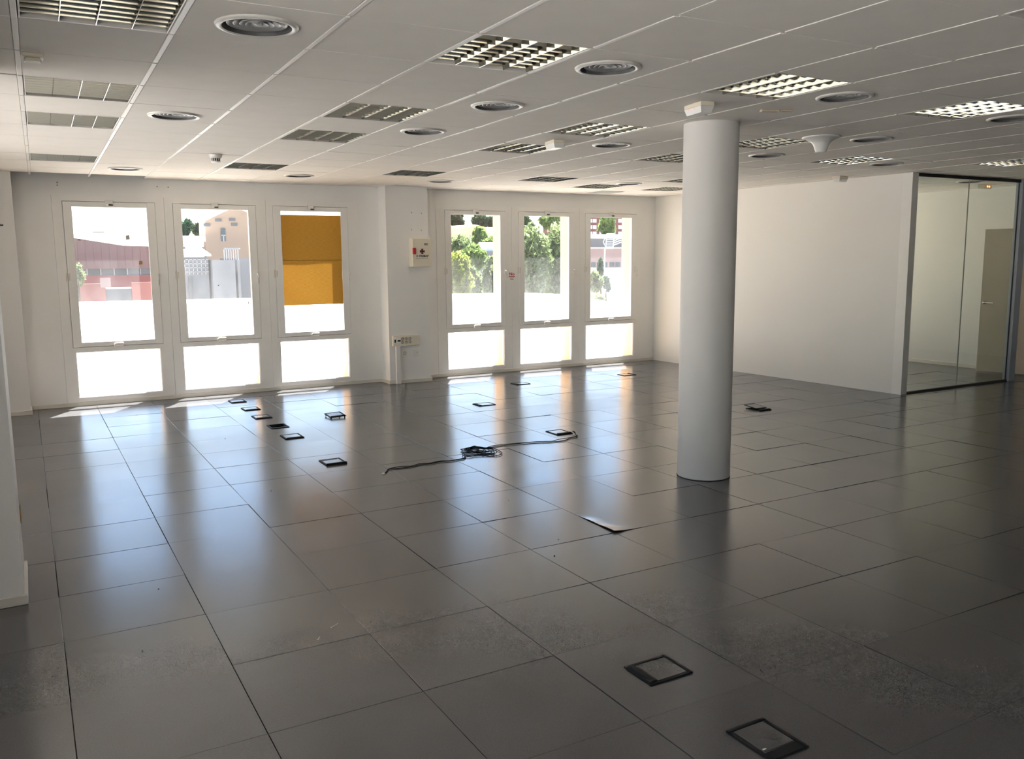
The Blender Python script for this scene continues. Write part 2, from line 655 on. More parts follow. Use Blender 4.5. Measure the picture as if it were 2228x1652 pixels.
LAMPS = [(0, 0), (0, 3), (0, 5), (0, 9), (3, 0), (3, 3), (3, 5), (3, 9), (6, 0), (6, 3), (6, 5), (6, 9),
         (9, 0), (9, 3), (9, 5), (9, 9), (11, 10), (12, 4), (12, 8), (13, 10), (15, 3), (6, -3)]
lampset = set(LAMPS)
BAR = 0.024
ctile = MB()
hx, hy = SX / 2 - BAR / 2 - .001, SY / 2 - .0022
e = .002
ctile.add([(-hx, -hy, .018), (hx, -hy, .018), (hx, hy, .018), (-hx, hy, .018),
           (-hx, -hy, e), (hx, -hy, e), (hx, hy, e), (-hx, hy, e),
           (-hx + e, -hy + e, 0), (hx - e, -hy + e, 0), (hx - e, hy - e, 0), (-hx + e, hy - e, 0)],
          [(3, 2, 1, 0)[::-1], (11, 10, 9, 8)] + sum([[(4 + k, 4 + (k + 1) % 4, (k + 1) % 4, k),
                                                      (8 + k, 8 + (k + 1) % 4, 4 + (k + 1) % 4, 4 + k)] for k in range(4)], []))
ctile_me = ctile.mesh('ceiling_tile', M_ceil)
DIFF_AT = [(1.5, .5), (1.5, 4.6), (1.5, 10.7), (4.6, 10.7), (4.5, .5), (4.5, 2.5), (4.5, 4.5), (7.6, 10.7), (7.5, 4.54), (7.5, .52),
           (10.5, 2.53), (10.55, 4.52), (13.5, 4.55), (10.5, .57), (11.68, 9.62), (18.5, 6.2)]
HOLES = {(int(a), int(b)): (a, b) for a, b in DIFF_AT}


def hole_tile(ox, oy, r=.152):
    ang = sorted([2 * math.pi * k / 36 for k in range(36)] + [math.atan2(sy - oy, sx - ox) % (2 * math.pi) for sx in (-hx, hx) for sy in (-hy, hy)])
    n = len(ang)
    inn, out = [], []
    for a in ang:
        c, s = math.cos(a), math.sin(a)
        tx = ((hx if c > 0 else -hx) - ox) / c if abs(c) > 1e-9 else 1e9
        ty = ((hy if s > 0 else -hy) - oy) / s if abs(s) > 1e-9 else 1e9
        t = min(tx, ty)
        inn.append((ox + r * c, oy + r * s))
        out.append((ox + t * c, oy + t * s))
    vs = [(x, y, 0) for x, y in inn] + [(x, y, 0) for x, y in out] + [(x, y, .018) for x, y in inn] + [(x, y, .018) for x, y in out]
    fs = []
    for k in range(n):
        q = (k + 1) % n
        fs += [(k, q, n + q, n + k), (2 * n + k, 3 * n + k, 3 * n + q, 2 * n + q), (n + k, n + q, 3 * n + q, 3 * n + k), (q, k, 2 * n + k, 2 * n + q)]
    return MB().add(vs, fs)


cells, crest = [], []
for i in range(-1, 25):
    for k in range(-9, 13):
        if (i, k) in lampset:
            continue
        c = cw(i + .5, k + .5)
        if c.x < XL + .05 or c.x > XR - .1 or c.y > YW - .02 or c.y < YF + .1:
            continue
        vis = None
        for du in (0, .5, 1):
            for dv in (0, .5, 1):
                p = project(cw(i + du, k + dv))
                if p and -30 < p[0] < PW + 30 and -40 < p[1] < 440:
                    vis = (c - CAM).length
        if vis is not None and c.x > 12.4 and c.y > 3.6:
            vis = None
        (cells.append((vis, i, k)) if vis is not None else crest.append((i, k)))
cells.sort()
crest += [(i, k) for d, i, k in cells[298:]]
cells = cells[:298]
rng = random.Random(5)
for d, i, k in cells:
    c = cw(i + .5, k + .5, ZC + rng.uniform(0, .0012))
    if (i, k) in HOLES:                                    # cut round an air diffuser
        hu, hv = HOLES[(i, k)]
        hole_tile((hu - i - .5) * SX, (hv - k - .5) * SY).build('ceiling_tile', M_ceil, ceiling, cw(i + .5, k + .5), (0, 0, CROT))
    elif c.y + SY / 2 > YW - .005:                          # cut against the window wall
        t = (YW - .004 - (c.y - hy)) / (2 * hy)
        mb = MB().box(-hx, hx, -hy, -hy + 2 * hy * t, 0, .018)
        mb.build('ceiling_tile', M_ceil, ceiling, c, (0, 0, CROT))
    elif c.x - hx < XL + .005:
        MB().box(XL + .003 - c.x, hx, -hy, hy, 0, .018).build('ceiling_tile', M_ceil, ceiling, c, (0, 0, CROT))
    else:
        link('ceiling_tile', ctile_me, ceiling, c, (R(rng.gauss(0, .10)), R(rng.gauss(0, .10)), CROT))
mb = MB()
for i, k in crest:
    c = cw(i + .5, k + .5)
    mb.box(-hx, hx, -hy, hy, 0, .018, M=Matrix.Translation(c) @ Matrix.Rotation(CROT, 4, 'Z'))
tag(mb.build('ceiling_tile_field', M_ceil, ceiling), kind='stuff')
for i in range(0, 24):                                     # exposed main rails, one strip per line, pieces between nodes
    a = cw(i, 0)
    if a.x > XR - .1:
        continue
    mb = MB()
    Mx = Matrix.Translation(a) @ Matrix.Rotation(CROT, 4, 'Z')
    k1 = (YW - .01 - a.y) / SY
    mb.box(-BAR / 2, BAR / 2, -9 * SY, k1 * SY, .004, .03, M=Mx)
    for k in range(-9, 13):
        y0, y1 = k * SY + .012, min((k + 1) * SY - .012, k1 * SY)
        if y1 - y0 > .05:
            mb.cbox(-BAR / 2 + .001, BAR / 2 - .001, y0, y1, -.002, .006, .0015, M=Mx)
    mb.build('ceiling_rail', M_rail, ceiling)

# ------------------------------------------------------------------ walls
GLX = [0.431, 1.605, 2.795, 5.184, 6.377, 7.563]           # left edge of each lower pane
GW = 0.918                                                  # pane width
ZLO, ZHI = 0.06, 2.39                                       # masonry opening


def wall_with_openings(y0, y1, x0, x1, z0, z1, holes, mi=0, mb=None):
    mb = mb or MB()
    x = x0
    for hx0, hx1, hz0, hz1 in holes:
        mb.box(x, hx0, y0, y1, z0, z1, mi)
        if hz0 > z0:
            mb.box(hx0, hx1, y0, y1, z0, hz0, mi)
        mb.box(hx0, hx1, y0, y1, hz1, z1, mi)
        x = hx1
    mb.box(x, x1, y0, y1, z0, z1, mi)
    return mb


mb = wall_with_openings(8.225, YO, XL - .2, XR + .2, -.14, ZS, [(x - .004, x + GW + .006, ZLO, ZHI) for x in GLX + [9.75, 10.93]], 1)
wall_with_openings(YW, 8.225, XL - .2, XR + .2, -.14, ZS, [(.305, 3.885, .035, 2.42), (5.03, 8.60, .035, 2.42), (9.70, 11.9, .06, 2.39)], 0, mb)
tag(mb.build('wall_back', [M_wall, M_facade]), kind='structure')
LEFT_OPEN = [(-4.35, -2.2, 2.39), (-2.0, -.1, 2.39), (2.55, 4.1, 2.39), (4.4, 5.9, 2.39)]   # window openings of the side facade
mb = MB()
y = YF - .2
for y0, y1, zh in LEFT_OPEN:
    mb.box(XL - .2, XL, y, y0, -.14, ZS)
    mb.box(XL - .2, XL, y0, y1, -.14, .10)
    mb.box(XL - .2, XL, y0, y1, zh, ZS)
    y = y1
mb.box(XL - .2, XL, y, YW, -.14, ZS)
tag(mb.build('wall_left', M_wall), kind='structure')
tag(MB().box(XL, XR, YF - .2, YF, -.14, ZS).build('wall_front', M_wall), kind='structure')
tag(MB().box(XR, XR + .2, YF - .2, YW, -.14, ZS).build('wall_right', M_wall), kind='structure')
o = MB().box(XL - 1.9, XL - .2, YF - .2, YO, 2.5, 2.68).build('added_canopy', M_facade)  # added unseen canopy: keeps skylight off the floor, lets ground bounce in
tag(o, kind='structure')
# office partition (slightly out of square) and its end post
part = MB().prism([(8.905, YW), (9.095, 3.83), (9.195, 3.83), (9.005, YW)], 0.0, ZC).build('wall_partition', M_part)
tag(part, kind='structure')
post = MB().prism([(9.09, 3.826), (9.097, 3.70), (9.205, 3.70), (9.20, 3.826)], 0.0, ZC).build('trim_1', M_frame)
tag(post, kind='structure')
tag(MB().box(12.19, 12.30, 3.9, YW, 0, ZC).build('wall_office', M_part), kind='structure')

# skirting
mb = MB()
for x0, x1 in ((-.045, 4.172), (4.80, 8.895)):
    mb.cbox(x0, x1, YW - .015, YW + .002, 0, .048, .002)
tag(mb.build('baseboard_back', M_skirt), kind='structure')
mb = MB()
mb.add([(12.19, 3.9, 0), (12.19, YW, 0), (12.178, YW, 0), (12.178, 3.9, 0), (12.19, 3.9, .05), (12.19, YW, .05), (12.178, YW, .05), (12.178, 3.9, .05)],
       [(0, 3, 2, 1), (4, 5, 6, 7), (0, 1, 5, 4), (1, 2, 6, 5), (2, 3, 7, 6), (3, 0, 4, 7)])
tag(mb.build('baseboard_office', M_skirt), kind='structure')

# pilasters
def pilaster(label, x0, x1, y0, y1, sides):
    p = empty('wall_pilaster', ((x0 + x1) / 2, (y0 + y1) / 2, 0))
    tag(p, label, 'pilaster')
    cx, cy_ = (x0 + x1) / 2, (y0 + y1) / 2
    MB().box(x0 - cx, x1 - cx, y0 - cy_, y1 - cy_, 0, ZC).build('shaft', M_wall, p)
    mb = MB()
    for (a0, a1, b0, b1) in sides:
        mb.cbox(a0 - cx, a1 - cx, b0 - cy_, b1 - cy_, 0, .048, .002)
    mb.build('skirting', M_skirt, p)
    return p


pilaster('white pilaster against the window wall at the far left corner', XL, -.07, 7.845, YW,
         [(XL, -.055, 7.83, 7.845), (-.07, -.055, 7.845, YW)])
pilaster('white pilaster between the two window groups carrying the first aid cabinet', 4.184, 4.784, 7.905, YW,
         [(4.184, 4.80, 7.89, 7.905), (4.784, 4.80, 7.905, YW), (4.168, 4.184, 7.89, YW)])
near = pilaster('white pilaster at the near left edge, closest to the camera', XL, -.148, 1.787, 2.36,
                [(XL, -.133, 1.772, 1.787), (-.148, -.133, 1.787, 2.34)])
MB().cbox(-.004, .004, -.02, .02, .26, .36, .002).build('skirting_clip', M_scrap, near, (.303, .28, 0))

colm = empty('column', (4.43, 2.0, 0))
tag(colm, 'round white column standing free in the middle of the floor', 'column')
MB().lathe([(.196, 0.0), (.20, .01), (.20, ZC)], 64).build('shaft', M_column, colm)
MB().lathe([(.2005, 0.0), (.202, 0.0), (.202, .003), (.2005, .004)], 64).build('base_seal', M_black, colm)

# ------------------------------------------------------------------ windows
def make_window(n, gx, xl, xr):
    w = empty('window_%d' % n, (gx, 8.2, 0))
    tag(w, kind='structure')
    X = lambda v: v - gx
    y0, y1 = YW - .006 - 8.2, .025
    zb, zt = .035, 2.42
    a0, a1 = X(xl), X(xr)
    g0, g1 = 0.0, GW
    s0, s1, sz0, sz1 = -.020, GW + .035, .685, 2.352           # sash outline
    mb = MB()
    mb.box(a0, g0, y0, y1, zb, sz0)                           # lower part of the frame
    mb.box(g1, a1, y0, y1, zb, sz0)
    mb.box(g0, g1, y0, y1, zb, .10)
    mb.box(g0, g1, y0, y1, .632, sz0)
    mb.box(a0, s0 - .004, y0, y1, sz0, zt)                     # beside and over the sash
    mb.box(s1 + .002, a1, y0, y1, sz0, zt)
    mb.box(s0 - .004, s1 + .002, y0, y1, sz1 + .003, zt)
    mb.build('outer_frame', M_frame, w)
    mb = MB()                                                   # rebate behind the sash joints
    mb.box(s0 - .03, s0 + .03, .0212, .0248, sz0 - .02, sz1 + .03)
    mb.box(s1 - .03, s1 + .03, .0212, .0248, sz0 - .02, sz1 + .03)
    mb.box(s0, s1, .0212, .0248, sz1 - .03, sz1 + .03)
    mb.box(s0, s1, .0212, .0248, sz0 - .03, sz0 + .03)
    mb.build('rebate', M_frame, w)
    mb = MB()
    for (p0, p1, q0, q1) in ((g0, g0 + .008, .10, .632), (g1 - .008, g1, .10, .632), (g0 + .008, g1 - .008, .10, .108), (g0 + .008, g1 - .008, .624, .632)):
        mb.box(p0, p1, y0 + .012, .018, q0, q1)
    mb.build('glazing_bead', M_frame, w)
    MB().box(g0 + .004, g1 - .004, .008, .014, .104, .628).build('lower_pane', M_glass, w)
    # sash
    ys = y0 - .007
    mb = MB()
    u0, u1, v0, v1 = .072, GW - .058, .742, 2.292               # clear glass
    mb.cbox(s0, u0 - .004, ys, y1 - .004, sz0 + .003, sz1, .004)
    mb.cbox(u1 + .004, s1, ys, y1 - .004, sz0 + .003, sz1, .004)
    mb.box(u0 - .006, u1 + .006, ys + .002, y1 - .004, sz0 + .006, v0 - .004)
    mb.box(u0 - .006, u1 + .006, ys + .002, y1 - .004, v1 + .004, sz1 - .003)
    sash = mb.build('sash', M_frame, w)
    mb = MB()
    for (p0, p1, q0, q1) in ((u0 - .012, u0, v0 - .012, v1 + .012), (u1, u1 + .012, v0 - .012, v1 + .012), (u0, u1, v0 - .012, v0), (u0, u1, v1, v1 + .012)):
        mb.box(p0, p1, ys - .002, ys + .012, q0, q1)
    mb.build('glazing_bead', M_frame, sash)
    MB().box(u0 - .002, u1 + .002, .008, .014, v0 - .002, v1 + .002).build('upper_pane', M_glass, sash)
    xm = (u0 + u1) / 2
    MB().cbox(xm - .045, xm + .035, ys - .022, ys, 2.315, 2.375, .006).build('top_latch', M_white, sash)
    MB().cbox(xm - .012, xm + .035, ys - .034, ys - .02, 2.308, 2.326, .004).build('latch_pin', M_bolt, sash)
    mb = MB().cbox(xm - .05, xm + .05, ys - .02, ys, .688, .724, .005)
    mb.cbox(xm - .058, xm - .046, ys - .024, ys, .678, .714, .004)
    mb.build('bottom_latch', M_white, sash)
    mb = MB().cbox(s0 - .016, s0 - .002, ys - .006, ys + .008, 1.45, 1.55, .003)
    mb.cbox(s0 + .006, s0 + .024, ys - .008, ys + .002, 1.46, 1.54, .003)
    mb.build('pivot_hinge', M_skirt, sash)
    mb = MB().cbox(s1 - .024, s1 + .004, ys - .01, ys + .004, 1.44, 1.53, .004)
    mb.cbox(s1 - .020, s1 - .004, ys - .048, ys - .008, 1.492, 1.508, .004)
    mb.tube([(s1 - .012, ys - .042, 1.51), (s1 - .012, ys - .046, 1.48), (s1 - .012, ys - .044, 1.40), (s1 - .012, ys - .040, 1.37)], [.009, .008, .007, .008], 8)
    mb.build('lever_handle', M_white, sash)
    return w


edges = [.305, 1.489, 2.684, 3.885, 5.03, 6.237, 7.430, 8.60]
wins = []
for n in range(6):
    a = edges[n] if n < 3 else edges[n + 1]
    b = edges[n + 1] if n < 3 else edges[n + 2]
    wins.append(make_window(n + 1, GLX[n], a + .0012, b - .0012))

# blind taped over the third window, two lengths of cloth sewn together
blind = empty('fabric_blind', (3.265, 8.186, 1.10))
tag(blind, 'ochre cloth taped over the upper pane of the third window as a sun blind', 'blind')


def cloth(x0, x1, z0, z1, seed):
    rr = random.Random(seed)
    mb = MB()
    nx, nz = 26, 20
    ph = [rr.uniform(0, 6) for _ in range(4)]
    vs, fs = [], []
    for a in range(nx + 1):
        for b in range(nz + 1):
            u, v = a / nx, b / nz
            y = .0035 * math.sin(9 * u + 3 * v + ph[0]) * v * (1 - v) * 2 + .003 * math.sin(5 * v + 7 * u * u + ph[1])
            y += .004 * math.sin(3.0 * (u - v) + ph[2]) * (1 - v)
            vs.append((x0 + (x1 - x0) * u + .004 * math.sin(6 * v + ph[3]) * (1 if a in (0, nx) else 0), y, z0 + (z1 - z0) * v))
    for a in range(nx):
        for b in range(nz):
            k = a * (nz + 1) + b
            fs.append((k, k + nz + 1, k + nz + 2, k + 1))
    return mb.add(vs, fs, 0, True)


cloth(-.402, .402, .565, 1.145, 1).build('upper_cloth', M_cloth, blind)
cloth(-.408, .394, -.008, .572, 2).build('lower_cloth', M_cloth, blind, (0, -.002, 0))

# scraps of tape left on the first and second panes
for px, py, w, h, mtl, lab in ((173, 522, .032, .018, M_scrap, 'small brown scrap of tape high on the left of the first pane'),
                               (306.5, 572, .040, .048, M_scrap, 'brown scrap of tape on the right of the first pane'),
                               (278, 517, .042, .058, M_scrapd, 'grey square scrap stuck on the sky part of the first pane'),
                               (215, 505.5, .14, .008, M_scrapd, 'thin dark strip of tape across the first pane'),
                               (158, 477, .035, .006, M_scrapd, 'dark thread caught on the left bead of the first pane'),
                               (541, 659, .014, .04, M_scrapd, 'small dark hook of tape low on the right of the second pane'),
                               (475.5, 621, .014, .016, M_scrapd, 'tiny dark fleck stuck in the middle of the second pane')):
    p = at(px, py, 8.203)
    o = MB().add([(-w / 2, 0, -h / 2), (w / 2, 0, -h * .35), (w * .42, 0, h / 2), (-w * .46, 0, h * .42),
                  (-w / 2, .004, -h / 2), (w / 2, .004, -h * .35), (w * .42, .004, h / 2), (-w * .46, .004, h * .42)],
                 [(0, 1, 2, 3), (7, 6, 5, 4), (0, 4, 5, 1), (1, 5, 6, 2), (2, 6, 7, 3), (3, 7, 4, 0)]).build('tape_scrap', mtl, None, p)
    tag(o, lab, 'tape scrap')

# sticker on the mullion
st = empty('warning_sticker', (6.237, 8.1735, 1.418))
tag(st, 'small paper sticker with red print on the mullion between fourth and fifth windows', 'sticker')
MB().box(-.06, .06, -.0012, .0, -.065, .055).build('paper', M_frame, st)


def text_mesh(txt, size, mtl, name, parent, loc, stretch=1.0, bold=0.0):
    cu = bpy.data.curves.new(name, 'FONT')
    cu.body = txt
    cu.size = size
    cu.extrude = .0006
    cu.offset = bold
    cu.align_x = 'CENTER'
    tmp = bpy.data.objects.new('tmp_text', cu)
    col.objects.link(tmp)
    dg = bpy.context.evaluated_depsgraph_get()
    me = bpy.data.meshes.new_from_object(tmp.evaluated_get(dg))
    col.objects.unlink(tmp)
    bpy.data.objects.remove(tmp)
    for v in me.vertices:
        x, y, z = v.co
        v.co = (x * stretch, -z, y)
    me.materials.clear()
    me.materials.append(mtl)
    me.name = name
    return link(name, me, parent, loc)


text_mesh('No', .062, M_redi, 'lettering', st, (-.002, -.0022, .008), 1.1, .002)
mb = MB()
for x0, x1, z0, z1 in ((-.055, .05, -.016, -.004),):
    mb.box(x0, x1, -.0025, -.001, z0, z1)
mb.build('red_line', M_redi, st)
mb = MB().box(-.035, .03, -.0025, -.001, -.034, -.027).box(-.03, .028, -.0025, -.001, -.056, -.045)
mb.build('dark_line', M_gink, st)

# ------------------------------------------------------------------ first aid cabinet
cab = empty('first_aid_cabinet', (4.635, 7.905, 1.76))
tag(cab, 'cream metal first aid cabinet with a red cross hanging on the pilaster', 'cabinet')
MB().cbox(-.137, .142, -.108, .0, -.188, .188, .004).build('body', M_cream, cab)
MB().cbox(-.134, .137, -.121, -.109, -.183, .184, .003).build('door', M_cream, cab)
yd = -.1215
MB().cbox(-.138, -.092, yd - .028, yd, -.022, .062, .006).build('seal_box', M_red, cab)
MB().tube([(-.118, yd - .004, -.02), (-.117, yd - .004, -.05), (-.119, yd - .004, -.058)], .0025, 6).build('seal_pin', M_chrome, cab)
mb = MB()
for k in range(4):                                           # splayed arms of the cross
    a = k * math.pi / 2
    c, s = math.cos(a), math.sin(a)
    pts = [(-.006, .0), (.006, .0), (.017, .034), (-.017, .034)]
    vs = [(x * c - z * s, 0, x * s + z * c) for x, z in pts]
    mb.add([(x, yd, z) for x, _, z in vs] + [(x, yd - .0012, z) for x, _, z in vs],
           [(7, 6, 5, 4)[::-1], (0, 4, 5, 1), (1, 5, 6, 2), (2, 6, 7, 3), (3, 7, 4, 0)])
mb.box(-.013, .013, yd - .0013, yd, -.013, .013)
mb.build('red_cross', M_dred, cab, (.006, 0, .016))
text_mesh('FREMAP', .041, M_ink, 'lettering', cab, (.028, yd - .0012, -.061), .93, .0012)
mb = MB()
dz = [(0, .018), (-.018, 0), (0, -.018), (.018, 0)]
for k in range(4):
    (xa, za), (xb, zb_) = dz[k], dz[(k + 1) % 4]
    f = .55
    mb.add([(xa, yd, za), (xb, yd, zb_), (xb * f, yd, zb_ * f), (xa * f, yd, za * f),
            (xa, yd - .0012, za), (xb, yd - .0012, zb_), (xb * f, yd - .0012, zb_ * f), (xa * f, yd - .0012, za * f)],
           [(4, 5, 6, 7), (0, 1, 5, 4), (1, 2, 6, 5), (2, 3, 7, 6), (3, 0, 4, 7)])
mb.build('emblem', M_ink, cab, (-.068, 0, -.047))
mb = MB()
rr = random.Random(3)
x = -.088
while x < .086:
    wd = rr.uniform(.006, .014)
    mb.box(x, x + wd, yd - .001, yd, -.084, -.077)
    x += wd + .003
mb.build('small_print', M_gink, cab)
MB().box(.037, .091, yd - .0012, yd, .097, .122).build('name_plate', M_ink, cab)
mb = MB()
for x0 in (.043, .057, .071, .081):
    mb.box(x0, x0 + .008, yd - .002, yd - .0012, .105, .115)
mb.build('plate_print', M_cream, cab)

# screw holes left in the walls
for px, py, yy, lab in ((895.5, 462.5, 7.905, 'upper left filled screw hole above the cabinet'), (917, 464, 7.905, 'upper right filled screw hole above the cabinet'),
                        (895.5, 500, 7.905, 'lower left filled screw hole above the cabinet'), (917, 501, 7.905, 'lower right filled screw hole above the cabinet'),
                        (124.3, 397, YW, 'upper dark screw hole above the first window'), (124.5, 403, YW, 'lower dark screw hole above the first window'),
                        (342, 406, YW, 'left pale screw plug over the joint of the first two windows'), (366, 407.5, YW, 'right pale screw plug over the joint of the first two windows')):
    p = at(px, py, yy - .0005)
    mb = MB().lathe([(0.0, 0), (.0075, 0), (.009, -.002)], 10)
    o = mb.build('screw_plug', M_gink, None, p, (R(90), 0, 0))
    tag(o, lab, 'screw hole')
o = MB().cbox(-.05, .045, -.014, .0, -.006, .006, .002).build('wall_hook', M_blackm, None, (-.222, 7.8445, 2.064))
tag(o, 'black hook high on the far left pilaster', 'hook')

# ------------------------------------------------------------------ sockets on the pilaster
su = empty('socket_bank', (4.405, 7.905, .582))
tag(su, 'cream wall socket bank with six outlets on the pilaster', 'socket bank')
MB().cbox(-.183, .195, -.042, 0, -.07, .07, .004).build('housing', M_cream, su)
mb = MB()
mb.cbox(-.17, -.135, -.046, -.04, -.03, .045, .002).cbox(-.128, -.068, -.046, -.04, -.03, .045, .002)
mb.build('module_plate', M_frame, su)
MB().cbox(-.165, -.143, -.048, -.044, -.02, .022, .002).build('data_port', M_blackm, su)
MB().cbox(-.12, -.076, -.048, -.044, -.008, .014, .002).build('breaker', M_blackm, su)
so_me = MB().lathe([(.0, -.0), (.010, .0), (.017, .004), (.0185, .006), (.021, .006)], 16).mesh('outlet', M_gink)
pin_me = MB().box(-.008, -.004, -.002, .002, .001, .0035).box(.004, .008, -.002, .002, .001, .0035).mesh('pin_hole', M_ink)
for a in range(3):
    for b in range(2):
        o = link('outlet', so_me, su, (-.05 + .054 * a, -.0415, .026 - .046 * b), (R(90), 0, R(0)))
        link('pin_hole', pin_me, o, (0, 0, .0), (0, 0, R(45)))
tr_ = tag(MB().cbox(-.033, .033, -.035, 0, 0, .512, .003).build('cable_trunking', M_frame, None, (4.292, 7.889, 0)),
          'white cable trunking dropping from the socket bank to the floor', 'trunking')
for px, lab, dark in ((4.399, 'white square wall socket left below the socket bank', False), (4.577, 'blank white wall plate with a black hole below the socket bank', True)):
    w = empty('wall_socket', (px, 7.905, .408))
    tag(w, lab, 'socket')
    MB().cbox(-.045, .045, -.009, 0, -.048, .048, .004).build('plate', M_white, w)
    if dark:
        MB().lathe([(0, .0), (.009, .0), (.011, .002)], 12).build('hole', M_ink, w, (0, -.0085, 0), (R(90), 0, 0))
    else:
        MB().lathe([(0, .0), (.016, .0), (.021, .003), (.023, .003)], 18).build('outlet', M_gink, w, (0, -.0085, 0), (R(90), 0, 0))

# ------------------------------------------------------------------ glazed office front
gp = empty('glass_partition', (10.2, 3.735, 0))
tag(gp, 'floor to ceiling glass partition of the corner office', 'partition')
GX = -10.2
for x0, x1 in ((9.207, 10.232), (10.236, 11.285)):
    MB().box(x0 + GX, x1 + GX, -.005, .005, .020, ZC - .034).build('glass_pane', M_pglass, gp)
MB().box(9.205 + GX, 11.30 + GX, -.02, .02, 0, .022).build('bottom_channel', M_blackm, gp)
MB().box(9.205 + GX, 11.30 + GX, -.02, .02, ZC - .036, ZC).build('top_channel', M_blackm, gp)
MB().box(10.2315 + GX, 10.2365 + GX, -.006, .006, .03, ZC - .055).build('joint_seal', M_gink, gp)
mb = MB().cbox(11.288 + GX, 11.298 + GX, -.007, .007, 0, ZC, .002, mi=1)
mb.cbox(11.302 + GX, 11.37 + GX, -.045, .045, 0, ZC, .003, mi=0)
mb.cbox(11.374 + GX, 11.45 + GX, -.035, .035, 0, ZC, .003, mi=0)
mb.build('end_post', [M_steel, M_blackm], gp)
MB().box(11.45 + GX, 14 + GX, -.03, .03, 2.05, ZC).build('transom', M_transom, gp)

d1 = empty('door_1', (12.13, 3.74, 0), (0, 0, R(15.4)))
tag(d1, kind='structure')
MB().cbox(-.04, 0, 0, .81, .012, 2.03, .002).build('leaf', M_door, d1)
mb = MB().lathe([(0, 0), (.026, 0), (.026, .008), (0, .008)], 20)
rose = mb.build('door_handle', M_chrome, d1, (-.04, .76, .998), (0, R(-90), 0))
MB().tube([(0, 0, .0), (0, 0, .045), (0, -.01, .052), (0, -.13, .052)], [.010, .010, .010, .009], 10).build('lever', M_chrome, rose)
tag(MB().box(12.15, XR, 3.70, 3.80, 0, 2.05).build('wall_office_front', M_part), kind='structure')
o = empty('emergency_light', (11.61, 4.40, ZC), (0, 0, R(8)))
tag(o, 'emergency light with two lit orange dots inside the glass office', 'emergency light', 'ceiling emergency lights')
MB().cbox(-.11, .11, -.05, .05, -.055, 0, .008).build('body', M_cream, o)
for s in (-1, 1):
    MB().lathe([(0, .012), (.010, .010), (.014, 0)], 10).build('indicator_lamp', M_amber, o, (.03 * s, -.05, -.03), (R(90), 0, 0))

# ------------------------------------------------------------------ louvred lights
W2, L2 = SX / 2 - BAR / 2 - .004, SY / 2 - .006


def make_lamp():
    o = empty('louvred_light')
    mb = MB()
    t = .006
    for (x0, x1, y0, y1) in ((-W2, -W2 + t, -L2, L2), (W2 - t, W2, -L2, L2), (-W2, W2, -L2, -L2 + t), (-W2, W2, L2 - t, L2)):
        mb.box(x0, x1, y0, y1, .001, .10)
    mb.box(-W2, W2, -L2, L2, .098, .104, 1)
    mb.build('housing', [M_lampw, M_pan], o)
    a = W2 - t
    n = 4
    pit = 2 * a / n
    blade = MB()                                             # mirrored lengthwise blade, curved V section
    prof = [(.0010, .001), (.0022, .012), (.0048, .026), (.0100, .042)]
    ys = (-L2 + t, L2 - t)
    for sgn in (-1, 1):
        vs = [(sgn * px, y, pz) for y in ys for px, pz in prof]
        k = len(prof)
        fs = [(i, i + 1, k + i + 1, k + i) if sgn > 0 else (k + i, k + i + 1, i + 1, i) for i in range(k - 1)]
        blade.add(vs, fs, 0, True)
    blade.box(-.0012, .0012, ys[0], ys[1], 0, .0012)
    bme = blade.mesh('long_blade', M_alu)
    for i in range(1, n):
        link('long_blade', bme, o, (-a + pit * i, 0, 0))
    for sgn in (-1, 1):
        side = MB()
        vs = [(sgn * (a - (px - .001)), y, pz) for y in ys for px, pz in prof]
        k = len(prof)
        fs = [(k + i, k + i + 1, i + 1, i) if sgn > 0 else (i, i + 1, k + i + 1, k + i) for i in range(k - 1)]
        side.add(vs, fs, 0, True)
        side.build('side_reflector', M_alu, o)
    cross = MB()
    cp = [(.0006, .003), (.002, .014), (.005, .028), (.010, .041)]
    for c in range(n):
        x0, x1 = -a + pit * c + .001, -a + pit * (c + 1) - .001
        for sgn in (-1, 1):
            vs = [(x, sgn * py, pz) for x in (x0, x1) for py, pz in cp]
            k = len(cp)
            fs = [(k + i, k + i + 1, i + 1, i) if sgn > 0 else (i, i + 1, k + i + 1, k + i) for i in range(k - 1)]
            cross.add(vs, fs, 0, True)
    cme = cross.mesh('cross_blade', M_alu)
    nc = 7
    for i in range(1, nc + 1):
        link('cross_blade', cme, o, (0, -L2 + t + (2 * L2 - 2 * t) * i / (nc + 1), 0))
    return o


ROWN = {0: 'first row from the left', 3: 'second row from the left', 6: 'third row from the left', 9: 'fourth row from the left'}
PLACE = {0: 'nearest the camera', 3: 'second from the camera', 5: 'third from the camera', 9: 'closest to the windows'}
lamp0 = make_lamp()
for n, (i, k) in enumerate(LAMPS):
    o = lamp0 if n == 0 else copy_tree(lamp0)
    o.location = cw(i + .5, k + .5, ZC)
    o.rotation_euler = (0, 0, CROT)
    if (i, k) == (6, -3):
        lab = 'louvred ceiling light cut by the upper right corner of the picture'
    elif i in ROWN:
        lab = 'square louvred ceiling light, %s, %s' % (PLACE[k], ROWN[i])
    else:
        lab = {(11, 10): 'louvred ceiling light by the small grey grille, left of the column',
               (12, 4): 'louvred ceiling light right of the column and below the funnel fitting',
               (12, 8): 'louvred ceiling light half hidden behind the left side of the column, the higher one',
               (13, 10): 'louvred ceiling light half hidden behind the column near the far corner',
               (15, 3): 'louvred ceiling light above the glass office front at the right edge'}[(i, k)]
    tag(o, lab, 'ceiling light', 'louvred ceiling lights')

